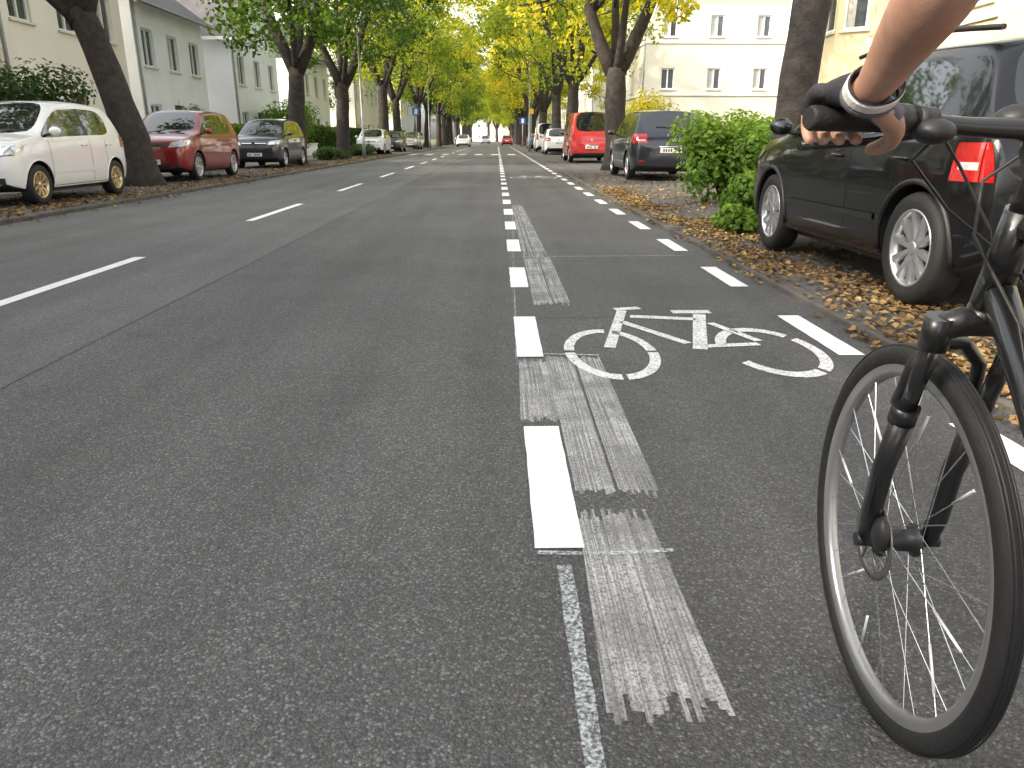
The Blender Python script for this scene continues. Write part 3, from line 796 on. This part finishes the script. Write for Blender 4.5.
    d.box((-.26,-.045,pz-.055),(.26,-.035,pz+.055), M_plate); d.box((-.26,-.048,pz-.055),(-.225,-.0455,pz+.055), pmat('plate_blue', (.01,.05,.35), .4))
    rz_ = .70 if not van else .62
    h = bvh.ray_cast(V((0,B,rz_)), V((0,-1,0))); py = h[0].y if h[0] is not None else L
    d.box((-.26,py+.012,rz_-.055),(.26,py+.024,rz_+.055), M_plate)
    for i in range(7):
        if i == 2: continue
        d.box((-.19+i*.058,py+.0245,rz_-.034),(-.19+i*.058+.034,py+.027,rz_+.034), M_blk)
        d.box((-.19+i*.058,-.048,pz-.034),(-.19+i*.058+.034,-.0456,pz+.034), M_blk)
    d.tube([(-.3,py+.02,rz_+.08),(.3,py+.02,rz_+.08)], .014, M_chrome if not rails else M_blk, 8)
    patch((-w2*.8,B,.28),(w2*.8,B,.28),(w2*.85,B,.40),(-w2*.85,B,.40),(0,-1,0),.007,M_blk,14,3)
    patch((-w2*.70,B,.50),(w2*.70,B,.50),(w2*.70,B,.506),(-w2*.70,B,.506),(0,-1,0),.004,M_blk,14,1)
    for s in (-1,1): patch((s*w2*.66,B,.44),(s*w2*.82,B,.44),(s*w2*.82,B,.475),(s*w2*.66,B,.475),(0,-1,0),.01,M_red,3,1)
    lb = bvh.ray_cast(V((0,B,.56*H*bf)), V((0,-1,0)))
    if lb[0] is not None: d.tube([(0,lb[0].y+.002,lb[0].z),(0,lb[0].y+.014,lb[0].z)], .045, M_chrome, 18)
    d.tube([(0,-.03,zt-.07),(0,-.05,zt-.07)], .05, M_chrome, 18)
    zc_ = lerp_tab(top, cowl)
    d.tube([(-.5*w2,cowl*L-.02,zc_+.02),(.1*w2,cowl*L+.10,zc_+.085)], .008, M_blk, 5); d.tube([(.1*w2,cowl*L-.02,zc_+.02),(.62*w2,cowl*L+.10,zc_+.075)], .008, M_blk, 5)
    zr = lerp_tab(top, (re+rgb)/2)
    hh = bvh.ray_cast(V((0.0,B,zr-.12)), V((0,-1,0)))
    if hh[0] is not None: d.tube([(0,hh[0].y+.02,zr-.14),(.34,hh[0].y+.012,zr-.10)], .01, M_blk, 5)
    d.tube([(0,rs*L+.3,H+.005),(0,rs*L+.38,H+.22)] if facing_camera else [(0,re*L-.1,.97*H),(0,re*L+.1,H+.16)], .005, M_blk, 5)
    d.box((-w2*.8,foh+.3,.17),(w2*.8,foh+wb-.3,.215), M_blk)
    d.obj('trim_lights_and_mirrors', e)
    for y in wy:
        for s in (-1, 1):
            wm = MB(); R_ = Rw
            wm.lathe([(-.085,R_-.105),(-.10,R_-.06),(-.088,R_-.012),(-.06,R_),(.06,R_),(.088,R_-.012),(.10,R_-.06),(.085,R_-.105)], M_rub, 40)
            wm.lathe([(.083,R_-.100),(.092,R_-.104),(.085,R_-.118),(.02,R_-.125),(-.08,R_-.12)], hub, 40)
            wm.lathe([(.02,R_-.12),(.018,.001)], M_blk, 40)
            wm.lathe([(.074,.001),(.076,.03),(.066,.05),(.03,.055)], hub, 20)
            for k in range(spokes):
                t = 2*math.pi*k/spokes; M = Matrix.Rotation(t, 4, 'X')
                a0 = .020 if spokes > 6 else .034; a1 = .013 if spokes > 6 else .022; rr_ = R_-.112
                c = [V((.035,-a0,.035)),V((.035,a0,.035)),V((.045,a1*2.,rr_)),V((.045,-a1*2.,rr_)),V((.068,-a0*.7,.035)),V((.068,a0*.7,.035)),V((.082,a1*1.5,rr_)),V((.082,-a1*1.5,rr_))]
                c = [M @ p for p in c]
                for f in ((4,5,6,7),(0,4,7,3),(1,2,6,5),(2,3,7,6)): wm.poly([c[i] for i in f], hub)
            wo = wm.obj('wheel', e); wo.location = (s*(w2-.115), y, Rw); wo.rotation_euler = (U(0,1), 0, 0 if s > 0 else math.pi)
    return e
def paint(n, c, metal=.0, rough=.28): return pmat(n, c, rough, metal, 1.0, var=.03, scale=3)
P_white = paint('paint_white', (.78,.78,.77)); P_red = paint('paint_red', (.22,.012,.014), .2); P_dk = paint('paint_dark_grey', (.035,.037,.042), .4)
P_blk = pmat('paint_black', (.003,.003,.0035), .35, 0, .8, var=.03, spec=.2); P_navy = paint('paint_navy', (.008,.010,.018), .1); P_red2 = paint('paint_bright_red', (.42,.02,.018)); P_sil = paint('paint_silver', (.38,.39,.40), .6); P_blue = paint('paint_blue', (.03,.08,.22), .3)
M_warmlit = pmat('wheel_silver_warm_lit', (.62,.50,.30), .3, .8)  # warm light falling on silver wheels, put into their base colour
car('parked_car', -7.76, 11.5, True, 3.62, 1.66, 1.58, P_white, 2.42, .62, .235, .43, .90, .975, .30, spokes=9, hub=M_warmlit, b1=.60)
car('parked_car', -8.05, 18.5, True, 4.1, 1.74, 1.68, P_red, 2.55, .78, .27, .44, .88, .965, .33, spokes=7, b1=.60)
car('parked_car', -8.2, 27.0, True, 4.0, 1.72, 1.66, P_dk, 2.5, .78, .24, .42, .90, .97, .32, spokes=7)
car('parked_car', -8.1, 50.5, True, 4.3, 1.78, 1.6, P_white, 2.6, .82, .26, .43, .88, .965, .32)
car('parked_car', -8.1, 60, True, 4.3, 1.78, 1.55, P_dk, 2.6, .82, .26, .43, .88, .965, .32)
car('parked_car', -8.1, 74, True, 4.3, 1.78, 1.6, P_sil, 2.6, .82, .26, .43, .88, .965, .32)
car('parked_car', 3.37, 4.0, False, 3.86, 1.80, 1.56, P_blk, 2.46, .80, .27, .425, .905, .97, .335, spokes=10, rails=True, b1=.595, tz=(.75,.95))
car('parked_car', 4.15, 18.9, False, 4.25, 1.88, 1.66, P_navy, 2.6, .85, .26, .42, .885, .965, .33, spokes=5)
car('parked_van', 3.95, 33.2, False, 4.4, 1.80, 2.05, P_red2, 2.7, .85, .20, .34, .955, .985, .33, van=True, b1=.45)
car('parked_car', 3.9, 50, False, 4.3, 1.8, 1.6, P_white, 2.6, .85, .26, .42, .885, .965, .32)
car('parked_van', 3.9, 61, False, 4.6, 1.85, 2.1, P_white, 2.8, .85, .20, .34, .955, .985, .33, van=True, b1=.45)
car('parked_car', 3.9, 78, False, 4.3, 1.8, 1.55, P_blue, 2.6, .85, .26, .42, .885, .965, .32)
car('driving_car', 1.6, 125, False, 4.3, 1.8, 1.5, P_red2, 2.6, .85, .26, .42, .885, .965, .32, zb=.0)
car('driving_car', -4.5, 105, True, 4.3, 1.8, 1.55, P_white, 2.6, .85, .26, .42, .885, .965, .32, zb=.0)
car('driving_car', -2.2, 150, True, 4.3, 1.8, 1.55, P_sil, 2.6, .85, .26, .42, .885, .965, .32, zb=.0)

# ---------------------------------------------------------------- bicycle
BX = .70; HY = 1.19; HR = .35
bk = empty('bicycle', (0,0,0))
PIV = V((BX, 1.06, 0)); steer = math.radians(-3.2)
stg = empty('steered_parts', tuple(PIV), steer); stg.parent = bk
def steered(o): o.parent = stg; o.location = -PIV
def bwheel(cy, par, nm):
    mb = MB(); c = (BX, cy, HR)
    prof = [(.0195*math.cos(t)*1.0, .3290+.0205*math.sin(t)) for t in [2*math.pi*i/14 for i in range(14)]]
    mb.lathe(prof, M_rub, 96, c, close=True)
    for x in (-.010, -.004, .004, .010): mb.lathe([(x-.0018,.3485),(x,.3505),(x+.0018,.3485)], M_blk, 96, c)
    mb.lathe([(-.0162,.3365),(-.0172,.3375),(-.0165,.3385)], pmat('reflex_stripe', (.45,.45,.44), .4), 96, c)
    mb.lathe([(-.012,.318),(-.013,.302),(-.008,.292),(.008,.292),(.013,.302),(.012,.318)], pmat('rim_grey', (.34,.34,.345), .35, .7), 96, c)
    mb.lathe([(-.05,.001),(-.05,.012),(-.034,.014),(-.033,.030),(-.028,.030),(-.026,.020),(.026,.020),(.028,.030),(.033,.030),(.034,.014),(.05,.012),(.05,.001)], M_blk, 20, c)
    n = 32
    for i in range(n):
        s = -1 if i % 2 else 1; a = 2*math.pi*i/n; off = .42*(1 if (i//2) % 2 else -1)
        p0 = V((BX+s*.030, cy+.028*math.cos(a+off*1.9), HR+.028*math.sin(a+off*1.9))); p1 = V((BX+s*.004, cy+.294*math.cos(a), HR+.294*math.sin(a)))
        mb.tube([p0, p1], .0010, M_chrome, 5, cap=False)
        if i % 8 in (1, 4): 
            q0 = p0.lerp(p1, .58); q1 = p0.lerp(p1, .86); mb.tube([q0, q1], .0026, pmat('spoke_reflector', (.75,.76,.76), .3, .3), 6)
    x = BX-.040; mr = pmat('rotor_steel', (.22,.22,.22), .35, .8)
    mb.lathe([(-.001,.058),(-.001,.072),(.001,.072),(.001,.058)], mr, 40, (x,cy,HR), close=True)
    for i in range(6):
        a = 2*math.pi*i/6; mb.tube([(x, cy+.02*math.cos(a+.5), HR+.02*math.sin(a+.5)), (x, cy+.060*math.cos(a), HR+.060*math.sin(a))], .0025, mr, 5)
    o = mb.obj(nm, par); return o
steered(bwheel(HY, bk, 'front_wheel')); bwheel(.10, bk, 'rear_wheel')
fk = MB(); M_alu = pmat('fork_black', (.012,.012,.013), .38, .1, .3)
def axis(z): 
    return 1.168-(z-.35)*.245
for s in (-1, 1):
    x = BX+s*.058
    P = [(BX+s*.054, HY, .35), (x, HY-.012, .40), (x, axis(.50)+.03, .50), (x, axis(.62)+.02, .60)]
    fk.tube(P, [.015,.0165,.0175,.019], M_alu, 14)
    fk.tube([(x, axis(.61)+.018, .60), (x, axis(.76), .765)], .0135, M_gblk, 12)
    fk.tube([(x, axis(.60)+.02, .598), (x, axis(.63)+.018, .628)], .0215, M_alu, 14)
    fk.tube([(BX+s*.045, HY, .35), (BX+s*.072, HY, .35)], .012, M_blk, 10)
    fk.tube([(x, axis(.74)+.0, .735), (x, axis(.78), .785)], .021, M_alu, 14)
fk.tube([(BX-.058, axis(.61)+.045, .62), (BX-.05, axis(.7)+.05, .695), (BX-.02, axis(.73)+.055, .728), (BX+.02, axis(.73)+.055, .728), (BX+.05, axis(.7)+.05, .695), (BX+.058, axis(.61)+.045, .62)], .011, M_alu, 10)
fk.tube([(BX-.062, axis(.765), .765), (BX-.03, axis(.775)-.004, .778), (BX+.03, axis(.775)-.004, .778), (BX+.062, axis(.765), .765)], [.019,.022,.022,.019], M_alu, 12)
fk.tube([(BX, axis(.77), .77), (BX, axis(.80), .80)], .024, M_alu, 14)
fk.ell((BX-.052, HY-.045, .385), (.014,.022,.032), M_blk)
steered(fk.obj('suspension_fork', bk))
fr = MB(); P_fr = pmat('frame_paint', (.010,.010,.011), .35, .0, .6)
ht0 = V((BX, axis(.80)-.002, .805)); ht1 = V((BX, axis(.95)-.004, .94)); BB = V((BX, .56, .285)); ST = V((BX, .385, .86)); RH = V((BX, .10, .35))
fr.tube([ht0, ht1], .024, P_fr, 16); fr.tube([ht0+V((0,-.02,.02)), BB], .022, P_fr, 14); fr.tube([ht1+V((0,-.02,-.02)), BB.lerp(ST, .82)], .020, P_fr, 14)
fr.tube([BB, ST], .017, P_fr, 14); fr.tube([ST-V((0,-.02,.06)), V((BX,.355,.965))], .0135, M_silv, 12)
for s in (-1, 1):
    fr.tube([BB+V((s*.03,-.02,0)), V((BX+s*.055,.25,.33)), RH+V((s*.062,0,0))], .010, P_fr, 10); fr.tube([BB.lerp(ST,.85)+V((s*.02,0,0)), V((BX+s*.045,.25,.60)), RH+V((s*.062,0,0))], .008, P_fr, 10)
    fr.tube([BB+V((s*.03,0,0)), BB+V((s*.085,0,0)), BB+V((s*.09,s*.12,-s*.12))], [.012,.012,.011], M_silv, 10)
    pc = BB+V((s*.145,s*.12,-s*.12)); fr.box(tuple(pc-V((.045,.04,.011))), tuple(pc+V((.045,.04,.011))), M_blk)
fr.lathe([(-.001,.085),(.002,.092),(.002,.06)], M_gblk, 30, BB+V((.045,0,0)))
fr.tube([BB+V((.046,0,.088)), RH+V((.046,0,.035))], .004, M_gal, 6); fr.tube([BB+V((.046,0,-.088)), RH+V((.046,0,-.035))], .004, M_gal, 6)
fr.tube([(BX,.22,.985),(BX,.30,.99),(BX,.38,.985),(BX,.49,.982)], [.075,.07,.035,.02], M_blk, 14)
fr.obj('frame_saddle_and_cranks', bk)
hb = MB(); GZ = 1.052; GY = 1.0
hb.tube([ht1, V((BX, axis(1.0)-.005, .985)), V((BX, axis(1.02)+.02, 1.015)), V((BX, GY+.02, GZ-.015))], [.019,.018,.017,.016], M_alu, 12)
hb.tube([(BX-.31,GY-.018,GZ+.002),(BX-.20,GY,GZ),(BX-.10,GY+.012,GZ-.008),(BX,GY+.02,GZ-.012),(BX+.10,GY+.012,GZ-.008),(BX+.20,GY,GZ),(BX+.31,GY-.018,GZ+.002)], [.011,.011,.012,.0155,.012,.011,.011], M_alu, 12)
for s in (-1, 1):
    hb.tube([(BX+s*.318,GY-.019,GZ+.002),(BX+s*.313,GY-.018,GZ+.002),(BX+s*.205,GY-.002,GZ)], [.013,.0155,.0155], M_rub, 14)
    hb.tube([(BX+s*.205,GY,GZ),(BX+s*.185,GY+.003,GZ)], .020, M_blk, 12)
    hb.ell((BX+s*.155, GY-.012, GZ-.014), (.026,.022,.016), M_blk); hb.tube([(BX+s*.175,GY+.004,GZ),(BX+s*.15,GY+.007,GZ-.002)], .018, M_blk, 12)
    hb.tube([(BX+s*.14,GY+.02,GZ-.01),(BX+s*.18,GY+.055,GZ-.02),(BX+s*.24,GY+.062,GZ-.028),(BX+s*.30,GY+.045,GZ-.032)], [.010,.009,.007,.006], M_gblk, 8)
    hb.tube([(BX+s*.14,GY+.03,GZ-.01),(BX+s*.09,GY+.11,GZ-.0),(BX+s*.02,GY+.15,GZ-.06),(BX-s*.03,GY+.13,GZ-.15),(BX-s*.035,axis(.8)+.04,.82),(BX-.05,axis(.7)+.03,.70),(BX-.062,axis(.6)+.045,.58),(BX-.066,HY-.03,.42)] if s < 0 else
            [(BX+s*.14,GY+.03,GZ-.01),(BX+s*.08,GY+.10,GZ-.01),(BX,GY+.12,GZ-.08),(BX-.03,GY+.07,.90),(BX-.024,GY-.05,.80),(BX-.024,.8,.55)], .0026, M_blk, 6)
    hb.tube([(BX+s*.15,GY-.01,GZ-.02),(BX+s*.13,GY+.08,GZ-.05),(BX+s*.05,GY+.11,GZ-.12),(BX-s*.02,GY+.04,.86),(BX-s*.02,GY-.1,.76)], .0024, M_blk, 6)
hb.ell((BX+.06, GY+.035, GZ+.022), (.024,.024,.02), M_blk)
hb.ell((BX-.01,GY+.05,GZ-.0), (.034,.03,.022), M_blk)
hb.obj('handlebar_and_controls', bk)

# ---------------------------------------------------------------- rider
rider = empty('cyclist', (0,0,0))
def skin_mat():
    m, nt, b = new_mat('skin'); co = N(nt,'ShaderNodeTexCoord').outputs['Object']
    f = noise_n(nt, co, 22, 5, .6); r = ramp(nt, [(.3, (.38,.205,.145)), (.7, (.52,.31,.23))]); nt.links.new(f, r.inputs[0]); nt.links.new(r.outputs[0], b.inputs['Base Color'])
    b.inputs['Roughness'].default_value = .5; b.inputs['Subsurface Weight'].default_value = .12; b.inputs['Subsurface Scale'].default_value = .01
    b.inputs['Subsurface Radius'].default_value = (1,.35,.2)
    bump(nt, b, noise_n(nt, co, 160, 4), .25, .002); return m
M_skin = skin_mat()
M_glove = pmat('glove_black', (.022,.022,.028), .75, var=.3, scale=30, bmp=.3, bscale=300); M_glg = pmat('glove_grey', (.10,.10,.13), .8, var=.3, scale=60, bmp=.3, bscale=300)
M_cuff = pmat('cuff_white', (.72,.71,.69), .8, var=.08, scale=60, bmp=.3, bscale=250)
M_shirt = pmat('shirt_blue', (.03,.06,.14), .85, bmp=.3, bscale=30); M_short = pmat('shorts', (.02,.02,.024), .85, bmp=.3, bscale=30); M_shoe = pmat('shoe', (.06,.06,.065), .6); M_hair = pmat('hair_brown', (.045,.025,.014), .8, bmp=.8, bscale=120)
def skin(name, vs, edges, mat, sub=2, root=0):
    me = bpy.data.meshes.new(name); me.from_pydata([tuple(v[0]) for v in vs], edges, []); me.materials.append(mat)
    o = bpy.data.objects.new(name, me); S.collection.objects.link(o); o.parent = rider
    sk = o.modifiers.new('sk', 'SKIN'); sk.use_smooth_shade = True; sk.branch_smoothing = .4
    for i, v in enumerate(vs):
        r = v[1]; r = (r, r) if not hasattr(r, '__len__') else r
        me.skin_vertices[0].data[i].radius = r
    me.skin_vertices[0].data[root].use_root = True
    s = o.modifiers.new('ss', 'SUBSURF'); s.levels = sub; s.render_levels = sub
    return o
def chain(n, start=0): return [(start+i, start+i+1) for i in range(n-1)]
def hand(s):
    """s=-1 left hand, s=+1 right hand (mirrored)"""
    m = (lambda x, y, z: V((x, y, z))) if s < 0 else (lambda x, y, z: V((2*BX-x, y, z)))
    wrist = m(.420,.905,1.078)
    elbow = m(.385,.70,1.178); sh = m(.52,.585,1.43)
    arm = [(sh,.052),(sh.lerp(elbow,.35),.047),(sh.lerp(elbow,.75),.039),(elbow,.036),(elbow.lerp(wrist,.22)+V((0,0,-.004)),.038),(elbow.lerp(wrist,.45),.0335),(elbow.lerp(wrist,.7),.027),(wrist.lerp(elbow,.06),(.026,.021)),(m(.42,.935,1.082),(.030,.018))]
    skin('arm', arm, chain(len(arm)), M_skin, 3)
    xs = [.460,.438,.416,.396]; ln = [.95,1.06,1.0,.82]; rd_ = [.0098,.0102,.0097,.0086]
    for i, x in enumerate(xs):
        k = ln[i]; gy = GY-.010-(.462-x)*.12
        mcp = V((0, gy+.018*k, GZ+.033)); pip = V((0, gy+.047*k, GZ+.016)); dip = V((0, gy+.042*k, GZ-.014)); tip = V((0, gy+.018*k, GZ-.027))
        fx = x
        f = [(m(x, gy-.01, GZ+.034), rd_[i]), (m(fx, mcp.y, mcp.z), rd_[i]*1.05), (m(fx, (mcp.y+pip.y)/2, (mcp.z+pip.z)/2+.002), rd_[i]*.95), (m(fx, pip.y, pip.z), rd_[i]), (m(fx, (pip.y+dip.y)/2+.002, (pip.z+dip.z)/2), rd_[i]*.9), (m(fx, dip.y, dip.z), rd_[i]*.92), (m(fx, tip.y, tip.z), rd_[i]*.8)]
        skin('finger', f, chain(len(f)), M_skin, 2)
        gl = [(m(x, gy-.02, GZ+.030), rd_[i]*1.15), (m(fx, mcp.y-.002, mcp.z+.001), rd_[i]*1.3), (m(fx, (mcp.y+pip.y)/2, (mcp.z+pip.z)/2+.002), rd_[i]*1.25), (m(fx, pip.y, pip.z), rd_[i]*1.25), (m(fx, pip.y*.55+dip.y*.45, pip.z*.55+dip.z*.45), rd_[i]*1.18)]
        skin('glove_finger', gl, chain(len(gl)), M_glove, 2)
    th = [(m(.440,.925,1.064),.015),(m(.468,.948,1.052),.0155),(m(.486,.968,1.038),.0125),(m(.494,.992,1.026),.0115),(m(.490,1.016,1.018),.010),(m(.482,1.032,1.016),.008)]
    skin('thumb', th, chain(len(th)), M_skin, 2)
    pl = [(m(.418,.900,1.080),(.029,.024)), (m(.420,.925,1.083),(.033,.024)), (m(.427,.952,1.084),(.038,.022)), (m(.430,.978,1.083),(.043,.019)), (m(.430,1.002,1.079),(.043,.014))]
    skin('glove_palm', pl, chain(len(pl)), M_glove, 3)
    gt = [(m(.436,.925,1.070),.019),(m(.462,.945,1.058),.0185),(m(.474,.956,1.048),.0165)]
    skin('glove_thumb', gt, chain(len(gt)), M_glg, 2)
    cf = MB(); d = (elbow-wrist).normalized(); c0 = wrist+d*.004
    a = d.cross(V((0,0,1))).normalized(); b = a.cross(d)
    for (t0, t1, r, mt) in ((-.002,.014,.0315,M_cuff),(-.012,-.003,.0320,M_glg),(.0145,.0185,.0305,M_glove)):
        ringp = []
        for t, rr in ((t0, r*.94), (t0+.002, r), (t1-.002, r), (t1, r*.93)):
            ringp.append([c0+d*t+a*math.cos(q)*rr+b*math.sin(q)*rr*.84 for q in [2*math.pi*i/28 for i in range(28)]])
        for i in range(3):
            for j in range(28): cf.poly([ringp[i][j], ringp[i][(j+1)%28], ringp[i+1][(j+1)%28], ringp[i+1][j]], mt, True)
    cf.obj('wrist_cuff', rider)
hand(-1); hand(1)
hip = V((BX,.36,1.02)); ch_ = V((BX,.53,1.36))
tor = [(hip,(.15,.11)),(V((BX,.42,1.14)),(.145,.10)),(V((BX,.48,1.26)),(.16,.11)),(ch_,(.165,.10)),(V((BX,.575,1.46)),(.09,.075)),
       (V((BX-.15,.585,1.44)),.062),(V((BX-.185,.62,1.35)),.058),(V((BX+.15,.585,1.44)),.062),(V((BX+.185,.62,1.35)),.058)]
skin('shirt', tor, [(0,1),(1,2),(2,3),(3,4),(3,5),(5,6),(3,7),(7,8)], M_shirt, 2)
skin('neck', [(V((BX,.575,1.44)),.055),(V((BX,.60,1.54)),.052),(V((BX,.62,1.60)),.055)], chain(3), M_skin, 2)
lk = V((BX-.10,.74,.90)); rk = V((BX+.10,.80,.84)); la = V((BX-.135,.44,.46)); ra = V((BX+.135,.62,.26))
skin('shorts', [(hip+V((0,.01,-.01)),(.155,.12)),(hip+V((-.09,.05,-.04)),.098),(hip.lerp(lk,.62)+V((-.07,0,.0)),.082),(hip+V((.09,.05,-.04)),.098),(hip.lerp(rk,.62)+V((.07,0,0)),.082)], [(0,1),(1,2),(0,3),(3,4)], M_short, 2)
for k, a, s in ((lk, la, -1), (rk, ra, 1)):
    th_ = hip+V((s*.09,.06,-.05))
    skin('leg', [(th_,.08),(th_.lerp(k,.5)+V((s*.03,0,0)),.068),(k,.054),(k.lerp(a,.3)+V((0,-.015,0)),.053),(k.lerp(a,.7),.036),(a,.032)], chain(6), M_skin, 2)
    skin('shoe', [(a+V((0,-.03,-.02)),.038),(a+V((0,.01,-.045)),.038),(a+V((0,.10,-.06)),.036),(a+V((0,.17,-.065)),.026)], chain(4), M_shoe, 2)
hd = MB(); hc = V((BX,.64,1.70))
hd.ell(hc, (.076,.095,.115), M_skin, 24, 18); hd.ell(hc+V((0,.03,-.06)), (.055,.06,.06), M_skin, 18, 12)
hd.ell(hc+V((0,-.018,.025)), (.084,.098,.108), M_hair, 24, 16)
hd.ell(hc+V((0,.098,-.012)), (.013,.02,.026), M_skin); hd.ell(hc+V((0,.088,-.055)), (.026,.010,.007), pmat('lips', (.35,.11,.09), .5))
for s in (-1,1):
    hd.ell(hc+V((s*.032,.083,.012)), (.013,.010,.009), M_wfr); hd.ell(hc+V((s*.032,.092,.012)), (.006,.004,.006), M_blk); hd.ell(hc+V((s*.079,-.005,-.008)), (.010,.022,.032), M_skin)
    hd.ell(hc+V((s*.032,.088,.033)), (.018,.006,.004), M_hair)
hd.obj('head', rider)

# ---------------------------------------------------------------- light, sky, camera
w = bpy.data.worlds.new('World'); S.world = w; w.use_nodes = True
nt = w.node_tree; bg = nt.nodes['Background']
sky = nt.nodes.new('ShaderNodeTexSky'); sky.sky_type = 'NISHITA'; sky.sun_disc = False
sd = V((-.84, -.36, .0)).normalized(); el = math.radians(34)
sd = V((sd.x*math.cos(el), sd.y*math.cos(el), math.sin(el)))
sky.sun_elevation = el; sky.sun_rotation = math.atan2(sd.x, sd.y) % (2*math.pi)
sky.dust_density = 4.0; sky.air_density = 1.0; sky.ozone_density = .5
# thin haze over the clear sky: desaturate and brighten
hs = nt.nodes.new('ShaderNodeHueSaturation'); hs.inputs['Saturation'].default_value = .30; hs.inputs['Value'].default_value = 1.0
nt.links.new(sky.outputs[0], hs.inputs['Color'])
mt = mixc(nt, hs.outputs[0], (4.6, 4.5, 4.4), 1.0, 'MULTIPLY')
nt.links.new(mt, bg.inputs[0]); bg.inputs[1].default_value = .15
sl = bpy.data.lights.new('sun', 'SUN'); sl.energy = 5; sl.angle = math.radians(1.0); sl.color = (1, .86, .64)
so = bpy.data.objects.new('sun', sl); S.collection.objects.link(so); so.rotation_euler = sd.to_track_quat('Z', 'Y').to_euler(); so.location = (0,0,30)
cam = bpy.data.cameras.new('camera'); co = bpy.data.objects.new('camera', cam); S.collection.objects.link(co)
cam.sensor_width = 36; cam.lens = 36*760/1024; cam.clip_end = 2000; cam.clip_start = .05
co.location = (0, 0, 1.03); co.rotation_euler = (math.radians(90-17.9), 0, -math.atan(.0188))
S.camera = co
S.view_settings.view_transform = 'Standard'; S.view_settings.look = 'None'; S.view_settings.exposure = 0
